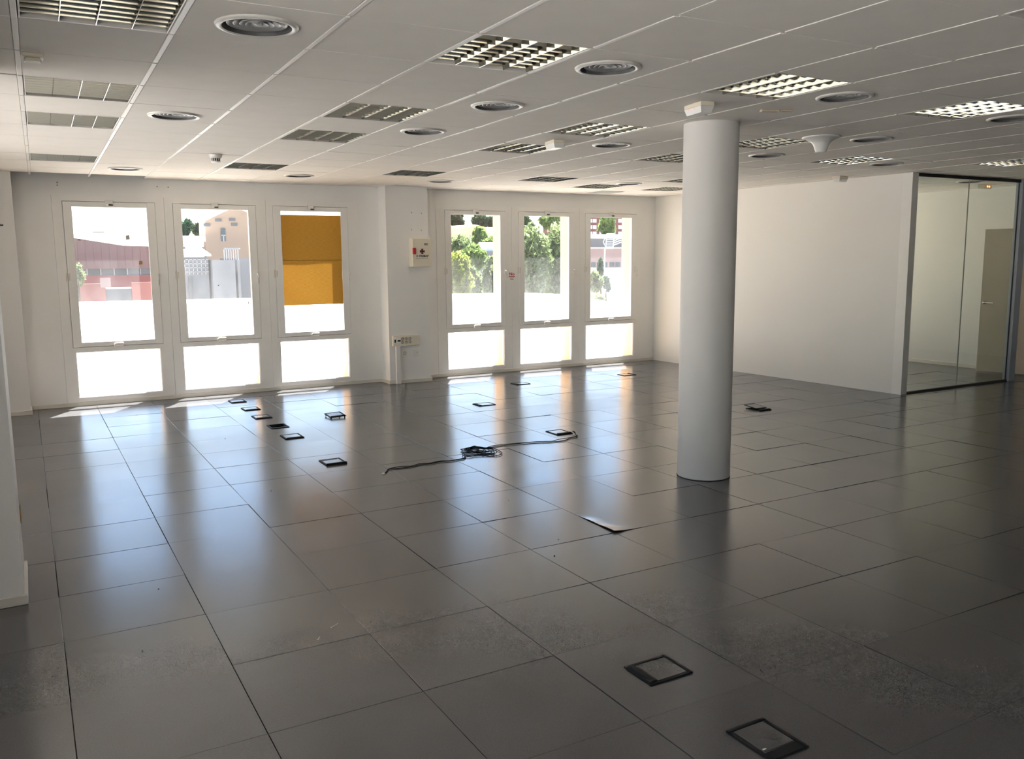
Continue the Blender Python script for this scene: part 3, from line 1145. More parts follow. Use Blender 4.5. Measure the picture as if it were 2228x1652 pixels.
# ------------------------------------------------------------------ round air diffusers
def make_diffuser():
    o = empty('air_diffuser')
    MB().lathe([(.170, 0), (.168, -.006), (.158, -.011), (.148, -.012), (.141, -.008)], 48).build('outer_ring', M_diffr, o)
    MB().lathe([(0, .075), (.128, .075), (.137, .03), (.141, -.008)], 48).build('throat', M_throat, o)
    for r0, z in ((.122, .004), (.096, .003), (.070, .002), (.046, .001)):
        MB().lathe([(r0 - .030, z + .040), (r0 - .020, z + .022), (r0 - .008, z + .007), (r0, z), (r0 + .0015, z + .002), (r0 - .007, z + .010), (r0 - .018, z + .024), (r0 - .028, z + .041)], 48).build('cone_ring', M_diff, o)
    MB().lathe([(0, .002), (.012, .003), (.018, .008), (.020, .014), (0, .018)], 32).build('centre_cap', M_diff, o)
    return o


DIFF = [((1.5, .5), 'largest round air diffuser at the top left of the ceiling'), ((1.5, 4.6), 'round air diffuser in the left row above the first window'),
        ((1.5, 10.7), 'flat round air diffuser at the far end of the left row'), ((4.6, 10.7), 'flat round air diffuser above the third window'),
        ((4.5, .5), 'large round air diffuser beside the second row light nearest the camera'), ((4.5, 2.5), 'middle round air diffuser of the three in the centre row'),
        ((4.5, 4.5), 'farther round air diffuser of the three in the centre row'), ((7.6, 10.7), 'flat round air diffuser above the wall pilaster with the cabinet'),
        ((7.5, 4.54), 'round air diffuser just left of the column'), ((7.5, .52), 'round air diffuser right of the column below a bright louvred light'),
        ((10.5, 2.53), 'round air diffuser to the right of the funnel fitting'), ((10.55, 4.52), 'round air diffuser right of the column at half its height from the wall'),
        ((13.5, 4.55), 'dark flat round air diffuser above the white partition wall'), ((10.5, .57), 'round air diffuser cut by the right edge of the picture'),
        ((11.68, 9.62), 'flat round air diffuser overlapping a louvred light near the far corner'), ((18.5, 6.2), 'dark round air diffuser inside the glass office')]
diff0 = make_diffuser()
for n, ((i, k), lab) in enumerate(DIFF):
    o = diff0 if n == 0 else copy_tree(diff0)
    o.location = cw(i, k, ZC)
    tag(o, lab, 'air diffuser', 'round air diffusers')

# ------------------------------------------------------------------ other ceiling fittings
def em_light(loc, rz, lab, sx=.10, sy=.20, h=.066):
    o = empty('emergency_light', loc, (0, 0, rz))
    tag(o, lab, 'emergency light', 'ceiling emergency lights')
    MB().cbox(-sx / 2, sx / 2, -sy / 2, sy / 2, -.028, 0, .004).build('base', M_cream, o)
    mb = MB()
    a, b = sx / 2 - .002, sy / 2 - .002
    mb.add([(-a, -b, -.028), (a, -b, -.028), (a, b, -.028), (-a, b, -.028), (-a + .012, -b + .012, -h), (a - .012, -b + .012, -h), (a - .012, b - .012, -h), (-a + .012, b - .012, -h)],
           [(4, 7, 6, 5), (0, 4, 5, 1), (1, 5, 6, 2), (2, 6, 7, 3), (3, 7, 4, 0)])
    mb.build('diffuser_cover', M_white, o)
    return o


o = em_light((3.785, 1.41, ZC), R(-10), 'cream emergency light with red indicators just in front of the column top')
for y in (.045, -.02):
    MB().lathe([(0, .0015), (.002, .001), (.003, 0)], 8).build('indicator_lamp', M_led, o, (-.0462, y, -.036), (0, R(-90), 0))
em_light((3.885, 3.28, ZC), R(-10), 'cream emergency light beside the third row louvred light left of the column')
em_light((8.72, 4.42, ZC), R(12), 'cream emergency light above the white partition wall', .20, .10)
o = empty('sensor_box', (.079, 1.845, ZC))
tag(o, 'small cream box with white feet on the ceiling at the far left', 'sensor')
MB().cbox(-.046, .046, -.05, .045, -.02, 0, .004).build('base', M_cream, o)
MB().cbox(-.034, .034, -.036, .03, -.036, -.02, .004).build('cover', M_cream, o)
for x, y, z in ((-.034, -.036, -.036), (.034, -.036, -.036), (.043, -.05, -.018)):
    MB().cbox(-.004, .004, -.004, .004, -.006, .006, .002).build('foot', M_white, o, (x, y, z))
o = empty('ceiling_bracket', (4.40, 1.345, ZC), (0, 0, R(-20)))
tag(o, 'flat beige two piece bracket on the ceiling right of the column top', 'bracket')
MB().cbox(-.11, .01, -.02, .02, -.014, 0, .003).build('long_plate', M_beige, o)
MB().cbox(.02, .11, -.025, .01, -.012, 0, .003).build('short_plate', M_beige, o)
o = empty('smoke_detector', (1.582, 5.44, ZC))
tag(o, 'white smoke detector on the ceiling before the second window', 'smoke detector')
MB().lathe([(0.058, 0), (.058, -.012), (.05, -.030), (.040, -.034)], 32).build('base', M_diffr, o)
mb = MB()
for k in range(12):
    a = k * math.pi / 6
    mb.box(-.004, .004, -.039, -.033, -.062, -.03, M=Matrix.Rotation(a, 4, 'Z'))
mb.build('vane', M_diff, o)
MB().lathe([(.036, -.03), (.030, -.06)], 24).build('chamber', M_dark, o)
MB().lathe([(.044, -.060), (.040, -.070), (.0, -.072)], 32).build('cap', M_white, o)
o = empty('funnel_antenna', (5.72, 2.115, ZC))
tag(o, 'white flared funnel shaped fitting hanging from the ceiling right of the column', 'antenna')
prof = [(.152, .0), (.152, -.006), (.140, -.012), (.112, -.022), (.088, -.034), (.070, -.050), (.058, -.072), (.048, -.105), (.043, -.118), (.038, -.123), (0, -.124)]
MB().lathe(prof, 48).build('shell', M_white, o)
o = empty('ceiling_grille', cw(12.62, 11.78, ZC), (0, 0, CROT))
tag(o, 'small grey square grille in the ceiling near the far right window', 'grille')
MB().cbox(-.20, .20, -.20, .20, -.004, 0, .002).build('frame', M_panelg, o)
mb = MB()
for k in range(9):
    mb.box(-.18, .18, -.18 + .04 * k, -.165 + .04 * k, -.008, -.004)
mb.build('slat', M_panelg, o)

# ------------------------------------------------------------------ floor boxes
def box_frame(w, l, wide, mtl):
    """rectangular frame in local x,y; wide bar on the -y side"""
    mb = MB()
    b = .017
    a, c = w / 2, l / 2
    mb.cbox(-a, a, c - b, c, 0, .006, .002)
    mb.cbox(-a, -a + b, -c, c - b, 0, .006, .002)
    mb.cbox(a - b, a, -c, c - b, 0, .006, .002)
    mb.cbox(-a + b, a - b, -c, -c + wide, 0, .006, .002)
    return mb


BOXES = [  # x, y, rotation of the wide bar (0 = towards -y), kind, label
    (2.095, -.329, -90, 'flat', 'black floor box in the foreground with its handle on the left side'),
    (2.096, -.918, 0, 'stain', 'black floor box at the bottom edge of the picture with a stained lid'),
    (2.087, 7.538, 0, 'handle', 'floor box nearest the windows in the row of five'),
    (2.104, 6.921, 0, 'handle', 'second floor box from the windows in the row of five'),
    (2.090, 6.338, 0, 'handle', 'middle floor box in the row of five'),
    (2.104, 5.715, 0, 'open', 'floor box without a lid showing a dark hole in the row of five'),
    (2.088, 5.130, 0, 'handle', 'fifth and nearest floor box in the row of five'),
    (2.773, 5.933, 0, 'raised', 'floor box lifted and tilted out of its tile right of the row of five'),
    (2.097, 3.912, 0, 'thick', 'thick black floor box alone on a tile left of the cable'),
    (4.362, 3.957, 0, 'cabled', 'floor box with a black cable plugged into it'),
    (5.690, 6.995, -90, 'handle', 'floor box closest to the fourth window'),
    (4.498, 5.777, -90, 'handle', 'floor box behind the cable coil towards the fourth window'),
    (7.430, 6.942, 90, 'handle', 'floor box in front of the sixth window by the column'),
    (6.925, 3.88, 0, 'lidup', 'floor box with its lid standing open right of the column'),
]
for x, y, rz, kind, lab in BOXES:
    o = empty('floor_box', (x, y, 0), (0, 0, R(rz)))
    tag(o, lab, 'floor box', 'black floor boxes')
    w, l = .18, .216
    wide = .045
    tub = kind in ('open', 'lidup')
    if kind == 'raised':
        o.location.z = .018
        o.rotation_euler = (R(3.5), R(-2), 0)
    box_frame(w, l, wide, M_black).build('frame', M_black, o)
    if tub:
        mb = MB()
        a, c = w / 2 - .014, l / 2 - .014
        cb = l / 2 - wide + .004
        for (x0, x1, y0, y1) in ((-a, -a + .003, -cb, c), (a - .003, a, -cb, c), (-a, a, c - .003, c), (-a, a, -cb, -cb + .003)):
            mb.box(x0, x1, y0, y1, -.08, .002)
        mb.box(-a, a, -cb, c, -.084, -.08)
        mb.build('tub', M_black, o)
        if kind == 'open':
            MB().cbox(-.05, .02, -.055, -.02, -.07, -.03, .003).build('outlet_block', M_gink, o)
    if kind != 'open':
        lid = MB()
        a = w / 2 - .0185
        yl0, yl1 = -l / 2 + wide + .002, l / 2 - .0185
        lid.cbox(-a, a, yl0, yl1, .0005 if not tub else 0, .0045, .001)
        if kind == 'lidup':
            lo = lid.build('lid', M_floor, o, (0, .035, .024), (R(6), 0, R(3)))
            box_frame(w - .012, l - .03, .02, M_black).build('lid_rim', M_black, lo, (0, .014, -.002))
        else:
            lo = lid.build('lid', M_floor, o)
            if kind == 'stain':
                mb = MB()
                rr = random.Random(8)
                for _ in range(10):
                    px, py, r_ = rr.gauss(.035, .012), rr.gauss(-.02, .012), rr.uniform(.002, .008)
                    mb.lathe([(0, .0006), (r_, .0004), (r_ * 1.1, .0)], 8, c=(px, py, .0044), smooth=False)
                mb.build('ink_stain', M_grit, lo)
                MB().cbox(-.06, -.045, -.018, -.012, .0045, .006, .0005).build('white_tag', M_white, lo, (-.005, -.03, 0))
            if kind in ('flat', 'stain'):
                MB().box(-a + .004, a - .004, yl0 + .002, yl0 + .004, .0045, .0052).build('lid_line', M_black, lo)
    hy = -l / 2 + wide / 2
    if kind in ('handle', 'cabled', 'raised', 'lidup', 'flat'):
        mb = MB()
        hgt = {'handle': .011, 'cabled': .014, 'raised': .014, 'lidup': .016, 'flat': .013}[kind]
        a0, a1 = -w / 2 + .018, w / 2 - .012
        pr = [(-l / 2 + .003, .005), (-l / 2 + .006, hgt * .8), (-l / 2 + .014, hgt), (-l / 2 + wide - .012, hgt), (-l / 2 + wide - .003, .005)]
        n = len(pr)
        mb.add([(a0, p, z) for p, z in pr] + [(a1, p, z) for p, z in pr],
               [tuple(range(n))[::-1], tuple(range(n, 2 * n))] + [(i, (i + 1) % n, n + (i + 1) % n, n + i) for i in range(n)])
        mb.build('cable_flap', M_black, o)
    if kind == 'thick':
        MB().cbox(-w / 2 + .004, w / 2 - .004, -l / 2, -l / 2 + .020, .0, .016, .004).build('cable_flap', M_black, o)
        MB().box(-w / 2 + .02, w / 2 - .03, l / 2 - .04, l / 2 - .034, .0045, .006).build('lid_line', M_black, o)
    if kind == 'raised':
        for sx in (-1, 1):
            for sy in (-1, 1):
                MB().cbox(-.006, .006, -.005, .005, -.018, 0, .002).build('clip', M_black, o, (sx * .075, sy * .09, 0))

# ------------------------------------------------------------------ cable
def smooth_path(pts, n=8):
    out = []
    P = [pts[0]] + pts + [pts[-1]]
    for i in range(1, len(P) - 2):
        p0, p1, p2, p3 = P[i - 1], P[i], P[i + 1], P[i + 2]
        for k in range(n):
            t = k / n
            out.append(0.5 * ((2 * p1) + (p2 - p0) * t + (2 * p0 - 5 * p1 + 4 * p2 - p3) * t * t + (3 * p1 - p0 - 3 * p2 + p3) * t ** 3))
    out.append(pts[-1])
    return out


def cpix(lst, z=.004):
    return [atz(820 + x / 4.642, 900 + y / 4.642, z) for x, y in lst]


cable = empty('network_cable', atz(1045, 983, 0))
tag(cable, 'black cable lying across the floor with a tangled coil in its middle', 'cable')
off = -cable.location
rr = random.Random(21)
tail = cpix([(78, 603), (95, 590), (130, 570), (250, 547), (360, 537), (440, 517), (540, 508), (640, 485), (740, 480), (830, 465), (882, 450), (888, 425)])
lead = cpix([(1120, 345), (1180, 335), (1250, 324), (1400, 310), (1500, 297), (1620, 286), (1750, 283), (1860, 270), (1960, 247), (2022, 232), (2022, 222), (2000, 205), (1978, 197)])
lead[-1].z = .02
lead[-2].z = .016
for nm, pts in (('tail', tail), ('lead', lead)):
    for s in (0, 1):
        q = [p + off + Vector((rr.gauss(0, .006), rr.gauss(0, .012), .0035 * s)) * (1 if 0 < i < len(pts) - 1 else .3) + (Vector((0, .008 * s, 0)) if i > 0 else Vector()) for i, p in enumerate(pts)]
        MB().tube(smooth_path(q, 6), .0032, 6).build('strand', M_cable, cable)
cx = atz(1045, 984, 0)
ux = (atz(1092, 986, 0) - atz(1005, 982, 0))
uy = (atz(1045, 974, 0) - atz(1045, 992, 0))
pts = []
for lp in range(6):
    ca, cb = rr.uniform(-.20, .06), rr.uniform(-.12, .12)
    ra, rb = rr.uniform(.24, .40), rr.uniform(.20, .42)
    ph = rr.uniform(0, 6.28)
    for k in range(8):
        a = ph + 2 * math.pi * k / 8
        pts.append(cx + off + ux * (ca + ra * math.cos(a) + rr.gauss(0, .03)) + uy * (cb + rb * math.sin(a) + rr.gauss(0, .04)) + Vector((0, 0, .005 + .003 * lp + rr.uniform(0, .007))))
MB().tube(smooth_path(pts, 5), .0033, 6).build('coil', M_cable, cable)
big = [(890, 400), (860, 385), (870, 372), (960, 345), (1080, 345), (1180, 352), (1250, 385), (1262, 405), (1220, 422), (1150, 415), (1010, 410), (900, 425)]
MB().tube(smooth_path([p + off for p in cpix(big, .006)], 6), .0033, 6).build('coil', M_cable, cable)
big = [(900, 390), (935, 350), (985, 327), (1020, 345), (1024, 375), (960, 400), (880, 395), (868, 420), (930, 432), (1000, 420), (1090, 415), (1165, 400), (1100, 378), (900, 365)]
MB().tube(smooth_path([p + off for i, p in enumerate(cpix(big, .01))], 6), .0033, 6).build('coil', M_cable, cable)
p = tail[0] + off
MB().cbox(-.012, .012, -.008, .008, 0, .009, .002).build('plug', M_white, cable, (p.x - .012, p.y - .008, 0), (0, 0, R(35)))

# ------------------------------------------------------------------ litter on the floor
for px, py in ((345, 1282), (310, 1417), (590, 1068), (298, 903), (1215, 1174), (1206, 1210), (1107, 1089), (984, 928), (490, 955), (1064, 1004), (1326, 825), (1212, 817), (1140, 968), (1225, 999)):
    p = atz(px, py, 0)
    s = rr.uniform(.003, .0055)
    o = MB().add([(-s, -s * .6, 0), (s, -s * .8, 0), (s * .8, s, 0), (-s * .7, s * .9, 0), (0, 0, s * 1.1)],
                 [(3, 2, 1, 0), (0, 1, 4), (1, 2, 4), (2, 3, 4), (3, 0, 4)]).build('floor_grit', M_grit, None, p, (0, 0, rr.uniform(0, 6)))
    tag(o, 'tiny dark speck of grit lying on the tiled floor', 'grit', 'specks of grit on the floor')
for (xa, ya), (xb, yb), lab in (((720, 1366), (735, 1357), 'longer pale thread on the floor in the left foreground'), ((691, 1392), (695, 1386), 'short pale thread on the floor in the left foreground')):
    a, b = atz(xa, ya, .0012), atz(xb, yb, .0012)
    c = (a + b) / 2
    o = MB().tube([a - c, (a - c) * .3 + Vector((.003, 0, 0)), b - c], .0012, 5).build('floor_thread', M_chalk, None, c)
    tag(o, lab, 'thread')

# ------------------------------------------------------------------ outside
o = MB().prism([(-60, -30), (XL - .3, -30), (XL - .3, YO), (60, YO), (30, 15), (22, 26.5), (24, 31.4), (26, 37.4), (25.2, 40.4), (21, 42.1), (10, 43.9), (5.7, 44.4), (1.8, 45.4), (-60, 47)], -.7, -.28).build('terrace', M_terr)
tag(o, 'wide white paved terrace outside the windows', 'terrace')
o = MB().box(-250, 300, YO + .5, 400, -6.4, -6.0).build('street', M_street)
tag(o, 'pale concrete ground beyond the terrace', 'ground')

M_clad = mat('brown_cladding', (0.20, 0.125, 0.115), 0.6, noise=(1, .05))
M_redw = mat('red_wall', (0.27, 0.095, 0.08), 0.7, noise=(1, .06))
M_grey = mat('grey_render', (0.21, 0.208, 0.215), 0.8, noise=(1, .05))
M_greyd = mat('dark_grey_metal', (0.11, 0.113, 0.12), 0.6)
M_roofw = mat('white_sheet_roof', (0.75, 0.75, 0.75), 0.5)
M_peach = mat('peach_render', (0.34, 0.245, 0.18), 0.8, noise=(1, .03))
M_pinkr = mat('pink_render', (0.34, 0.235, 0.22), 0.8, noise=(1, .03))
M_brick = mat('red_brick', (0.20, 0.075, 0.065), 0.8, noise=(2, .1))
M_wglass = mat('far_glass', (0.06, 0.08, 0.10), 0.2)
M_mull = mat('pale_mullion', (0.36, 0.36, 0.38), 0.5)
M_bark = mat('bark', (0.10, 0.07, 0.05), 0.9)
M_soil = mat('orange_soil', (0.24, 0.105, 0.05), 0.9, noise=(.3, .15))
M_scrub = mat('dry_scrub', (0.075, 0.085, 0.035), 0.9, noise=(.5, .3))
M_steelw = mat('white_painted_steel', (0.72, 0.72, 0.72), 0.5)


def panel_parts(parent, name, rects, y0, y1, mtl, org):
    for x0, x1, z0, z1 in rects:
        MB().box(x0 - org[0], x1 - org[0], y0 - org[1], y1 - org[1], z0, z1).build(name, mtl, parent)


# warehouse seen through the first window
wh = empty('warehouse', (6.5, 75, -6))
tag(wh, 'long brown clad warehouse with a sloping roof seen through the first window', 'building')
O = (6.5, 75)
mb = MB()
mb.vprism([(-12 - 6.5, 7.2), (-12 - 6.5, 12.6), (-5.0, 10.0), (.9, 9.0), (14, 8.7), (14, 7.1)], 0, 14)
mb.build('upper_cladding', M_clad, wh)
mb = MB()
for k in range(46):
    x = -18.2 + k * .58
    zt_ = 12.6 - (x + 18.5) * .1925 if x < -5 else (10 - (x + 5) * .17 if x < .9 else 9.0)
    mb.box(x, x + .12, -.05, 0, 7.25, zt_ - .12)
tag(mb.build('cladding_rib', M_clad, wh), kind='stuff')
MB().box(-18.5, 14, .35, 14, 6.6, 7.2).build('window_band', M_wglass, wh)
for k in range(32):
    x = -18 + k
    MB().box(x, x + (.09 if k not in (15, 21) else .35), .2, .36, 6.6, 7.2).build('mullion', M_mull, wh)
MB().box(-18.5, 14, 0, 14, 0, 6.6).build('lower_wall', M_redw, wh)
for x0, x1, z0, z1, mtl in ((-18.5, -.95, 0, 6.35 - .15, M_redw), (.95, 14, 0, 6.35 - .1, M_redw)):
    MB().box(x0, x1, -3.2, -2.9, z0, z1 - .2).build('yard_wall', mtl, wh)
MB().box(-.95, .95, -3.1, -3.0, 0, 5.55).build('yard_gate', M_greyd, wh)
MB().box(-.95, .95, -3.15, -2.95, 5.55, 5.68).build('gate_rail', M_mull, wh)
MB().box(-1.3, -.55, -3.3, -3.2, 5.7, 6.45).build('pink_board', M_pinkr, wh)

# houses seen through the second window
hs = empty('gabled_house', (14, 62, -6))
tag(hs, 'peach gabled house with one dark window seen through the second window', 'building')
g = lambda px, py: at(px, py, 62)
q = [g(446, 580), g(570, 580), g(570, 477), g(522, 455), g(496, 457), g(446, 481)]
MB().vprism([(p.x - 14, p.z + 6) for p in q][2:] + [(q[0].x - 14, 0), (q[1].x - 14, 0)], 0, 2.5).build('gable_wall', M_peach, hs)
a, b = g(480, 497), g(491, 525)
f_ = MB().box(a.x - 14, b.x - 14, -.08, 0, b.z + 6, a.z + 6).build('window', M_wglass, hs)
xm, zm = (a.x + b.x) / 2 - 14, a.z * .45 + b.z * .55 + 6
MB().box(xm - .04, xm + .04, -.12, -.08, b.z + 6, zm).box(a.x - 14, b.x - 14, -.12, -.08, zm - .04, zm + .04).build('window_bar', M_mull, f_)
for px, py in ((450, 489.5), (509.5, 488.5), (475, 479), (505, 478)):
    p = g(px, py)
    MB().box(p.x - 14 - .22, p.x - 14 + .22, -.06, 0, p.z + 6 - .1, p.z + 6 + .1).build('vent', M_greyd, hs)
gb = empty('grey_workshop', (11, 52, -6))
tag(gb, 'grey low workshop building in front of the peach house', 'building')
g = lambda px, py: at(px, py, 52)
a, b = g(398, 560), g(458, 660)
MB().box(a.x - 11, b.x - 11, 0, 6, 0, a.z + 6).build('left_block', M_grey, gb)
a2, b2 = g(458, 566), g(512, 660)
MB().box(a2.x - 11, b2.x - 11, -.5, 5, 0, a2.z + 6).build('middle_block', M_grey, gb)
a3, b3 = g(512, 562), g(560, 660)
MB().box(a3.x - 11 + .05, b3.x - 11, -.2, 5, 0, a3.z + 6).build('right_block', M_grey, gb)
p0, p1 = g(421, 560), g(458, 560)
r0 = g(395, 560)
for xa, xb in ((r0.x, p0.x - .25), (p0.x, p1.x)):
    z = g(430, 558).z + 6
    MB().add([(xa - 11, -.3, z), (xb - 11, -.3, z), (xb - 11 + .5, 6, z + .55), (xa - 11 + .5, 6, z + .55),
              (xa - 11, -.3, z + .1), (xb - 11, -.3, z + .1), (xb - 11 + .5, 6, z + .65), (xa - 11 + .5, 6, z + .65)],
             [(0, 3, 2, 1), (4, 5, 6, 7), (0, 1, 5, 4), (1, 2, 6, 5), (2, 3, 7, 6), (3, 0, 4, 7)]).build('roof_sheet', M_roofw, gb)
c0, c1 = g(409, 602), g(421, 655)
MB().box(c0.x - 11, c1.x - 11, -.1, 0, 0, c0.z + 6).build('door', M_greyd, gb)
mb = MB()
for k in range(6):
    p = g(400 + 9 * k, 564)
    mb.box(p.x - 11, p.x - 11 + .05, -.06, 0, g(400, 598).z + 6, p.z + 6)
for k in range(4):
    z = g(400, 566 + 9 * k).z + 6
    mb.box(a.x - 11, b.x - 11, -.06, 0, z, z + .05)
mb.build('screen_grid', M_mull, gb)
mb = MB()
for k in range(7):
    p = g(484 + 5 * k, 550)
    mb.box(p.x - 11, p.x - 11 + .05, -.4, -.34, a2.z + 6, a2.z + 6.7)
mb.box(g(484, 550).x - 11, g(520, 550).x - 11, -.4, -.34, a2.z + 6.65, a2.z + 6.72)
mb.build('roof_railing', M_mull, gb)
lw = empty('white_shed', (9.8, 60, -6))
tag(lw, 'low white shed left of the peach house', 'building')
g = lambda px, py: at(px, py, 60)
a, b = g(388, 513), g(446, 575)
MB().box(a.x - 9.8 - .9, b.x - 9.8, 0, 8, 0, a.z + 5.6).build('wall', M_roofw, lw)
MB().box(a.x - 9.8 - 1.0, b.x - 9.8 + .1, -.2, 8.2, a.z + 5.6, a.z + 6).build('roof', M_roofw, lw)
MB().box(a.x - 9.8 - .9, b.x - 9.8, -.15, -.05, g(400, 541).z + 6, g(400, 538.5).z + 6).build('gutter', M_greyd, lw)

# hill behind the trees
def hillz(x, y):
    if not (24 <= x <= 60 and 81 <= y <= 110):
        return -6.0
    t = (y - 81) / 29
    h = -6 + 11.8 * min(1.0, t * 2.1) ** 1.15 + .3 * math.sin(x * .4) * math.sin(y * .35 + x)
    return max(h - max(0, x - 56) * .6, -6.0)


mb = MB()
vs, fs, mi = [], [], []
NX, NY = 42, 32
for a in range(NX + 1):
    for b in range(NY + 1):
        x, y = 24 + 36 * a / NX, 81 + 29 * b / NY
        vs.append((x, y, hillz(x, y)))
for a in range(NX):
    for b in range(NY):
        k = a * (NY + 1) + b
        z = vs[k][2]
        mb.add([vs[q] for q in (k, k + NY + 1, k + NY + 2, k + 1)], [(0, 1, 2, 3)], 1 if 4.0 < z else 0)
tag(mb.build('hillside', [M_scrub, M_soil]), 'orange earth hillside behind the trees seen through the fourth window', 'hill')

wb_ = empty('white_tank_house', (35, 68, -6))
tag(wb_, 'small white flat roofed house half hidden among the trees', 'building')
g = lambda px, py: at(px, py, 68)
a, b = g(1057, 527), g(1085, 545)
MB().box(a.x - 35, b.x - 35 + 3, 0, 1.5, 0, a.z + 6).build('upper_wall', M_roofw, wb_)
a, b = g(1045, 547), g(1085, 575)
MB().box(a.x - 35, b.x - 35 + 3, -1.2, 1.2, 0, a.z + 6).build('lower_wall', M_grey, wb_)

# buildings seen through the sixth window
pk = empty('pink_building', (52, 70, -6))
tag(pk, 'pale pink two storey building with a row of windows seen through the sixth window', 'building')
g = lambda px, py: at(px, py, 70)
a, b = g(1270, 541), g(1400, 582)
MB().box(a.x - 52 - 3, b.x - 52 + 6, 0, 10, b.z + 6, a.z + 6).build('upper_storey', M_pinkr, pk)
MB().box(a.x - 52 - 3, b.x - 52 + 6, .3, 10, 0, b.z + 6).build('lower_storey', M_roofw, pk)
MB().box(a.x - 52 - 3.2, b.x - 52 + 6.2, -.2, 10, a.z + 6, a.z + 6.12).build('parapet', M_roofw, pk)
for x0, x1 in ((1286, 1295.5), (1299, 1315), (1318, 1321), (1326.5, 1336.5), (1339.5, 1349), (1353, 1362)):
    p, q2 = g(x0, 571), g(x1, 581)
    MB().box(p.x - 52, q2.x - 52, -.05, 0, q2.z + 6, p.z + 6).build('window', M_wglass, pk)
rf = empty('tiled_roof_house', (58, 84, -6))
tag(rf, 'building with a long dark roof behind the pink building', 'building')
g = lambda px, py: at(px, py, 84)
a, b = g(1276, 519), g(1400, 545)
MB().box(a.x - 58, b.x - 58 + 8, 0, 8, 0, a.z + 6).build('wall', M_greyd, rf)
MB().box(a.x - 58, b.x - 58 + 8, -.3, 8, a.z + 6, a.z + 6.5).build('eaves', M_roofw, rf)
bk = empty('brick_apartment_block', (80, 112, -6))
tag(bk, 'red brick apartment block with white windows seen at the top of the sixth window', 'building')
g = lambda px, py: at(px, py, 112)
a, b = g(1268, 440), g(1420, 530)
MB().box(a.x - 80, b.x - 80 + 4, 0, 12, 0, a.z + 9).build('wall', M_brick, bk)
for py in (463, 476.5, 490.5, 504):
    for px in (1270, 1281, 1290, 1304, 1317, 1331, 1345, 1359):
        p, q2 = g(px, py), g(px + 7.5, py + 8)
        MB().box(p.x - 80, q2.x - 80, -.06, 0, q2.z + 6, p.z + 6).build('window', M_roofw, bk)

# lattice sign structure on the pink building's roof
sg = empty('lattice_sign', at(1325, 541, 66))
tag(sg, 'white steel lattice board on a thin pole seen through the sixth window', 'sign')
o0 = sg.location
g = lambda px, py: at(px, py, 66) - o0
mb = MB()
quad = [g(1320, 509), g(1337, 509), g(1334, 541), g(1318, 541)]
left_ = g(1313, 527)
for k in range(9):
    t = k / 8
    pa, pb = quad[0].lerp(quad[3], t), quad[1].lerp(quad[2], t)
    mb.tube([pa, pb], .045, 5)
mb.tube([quad[0], quad[3]], .06, 5)
mb.tube([quad[1], quad[2]], .06, 5)
mb.tube([quad[0], left_, quad[3]], .06, 5)
mb.build('lattice', M_steelw, sg)
mb = MB()
for s in (0, 1, 2):
    mb.tube([g(1335, 524 + 5 * s), g(1352, 518 + 4.5 * s)], .05, 5)
mb.build('side_arm', M_steelw, sg)
pole = g(1315.5, 545)
mb = MB().tube([g(1316, 541), Vector((pole.x - .2, 0, -5.98 - o0.z))], .07, 6)
mb.build('pole', M_steelw, sg)


# trees
def tree(name, label, base, h, crown, lumps, leaf, n, mtl, trunk_r=.15, seed=0, group=None):
    """crown = (rx, ry, rz) in metres around height h"""
    rr = random.Random(seed)
    o = empty(name, base)
    tag(o, label, 'tree', group)
    rx, ry, rz = crown
    top = Vector((0, 0, h))
    MB().tube([(0, 0, 0), (.1, 0, h * .4), (-.05, .05, h * .8), (0, 0, h)], [trunk_r, trunk_r * .8, trunk_r * .6, trunk_r * .3], 7).build('trunk', M_bark, o)
    mb = MB()
    cs = []
    for _ in range(lumps):
        while True:
            u = Vector((rr.uniform(-1, 1), rr.uniform(-1, 1), rr.uniform(-1, 1)))
            if u.length < 1:
                break
        cs.append((Vector((u.x * rx * .75, u.y * ry * .75, u.z * rz * .75)), rr.uniform(.28, .5)))
    for _ in range(n):
        c, s = rr.choice(cs)
        d = Vector((rr.gauss(0, 1), rr.gauss(0, 1), rr.gauss(0, 1))).normalized() * (rr.random() ** .35)
        p = top + c + Vector((d.x * rx, d.y * ry, d.z * rz)) * s
        q = Euler((rr.uniform(0, 6.28), rr.uniform(0, 6.28), rr.uniform(0, 6.28))).to_matrix()
        w = leaf * rr.uniform(.6, 1.3)
        mb.add([p + q @ Vector(v) for v in ((-w, -w * .45, 0), (w * .2, -w * .5, 0), (w, 0, 0), (0, w * .5, 0))], [(0, 1, 2, 3)])
    tag(mb.build('foliage', mtl, o), kind='stuff')
    return o


L_pine = leaf_mat('pine_needles', (0.055, 0.085, 0.045), .3)
L_mid = leaf_mat('mid_green_leaves', (0.13, 0.19, 0.06), .45)
L_yel = leaf_mat('yellow_green_leaves', (0.26, 0.30, 0.07), .5)
L_olive = leaf_mat('grey_green_leaves', (0.19, 0.24, 0.11), .5)
L_cyp = leaf_mat('cypress_leaves', (0.05, 0.10, 0.06), .3)


def tree_at(name, label, px, py, Y, hw, hh, leaf, n, mtl, seed, lumps=22, depth=None, zb=-6.0, group=None):
    c = at(px, py, Y)
    zb = max(hillz(c.x, Y) if zb < 0 else hillz(c.x, Y), -5.98)
    rx, rz = hw * (Y + 2.9) / FPX * 1.2, hh * (Y + 2.9) / FPX * 1.15
    tree(name, label, (c.x, Y, zb), c.z - zb, (rx, depth or rx, rz), lumps, leaf, n, mtl, .12 + rx * .05, seed, group)


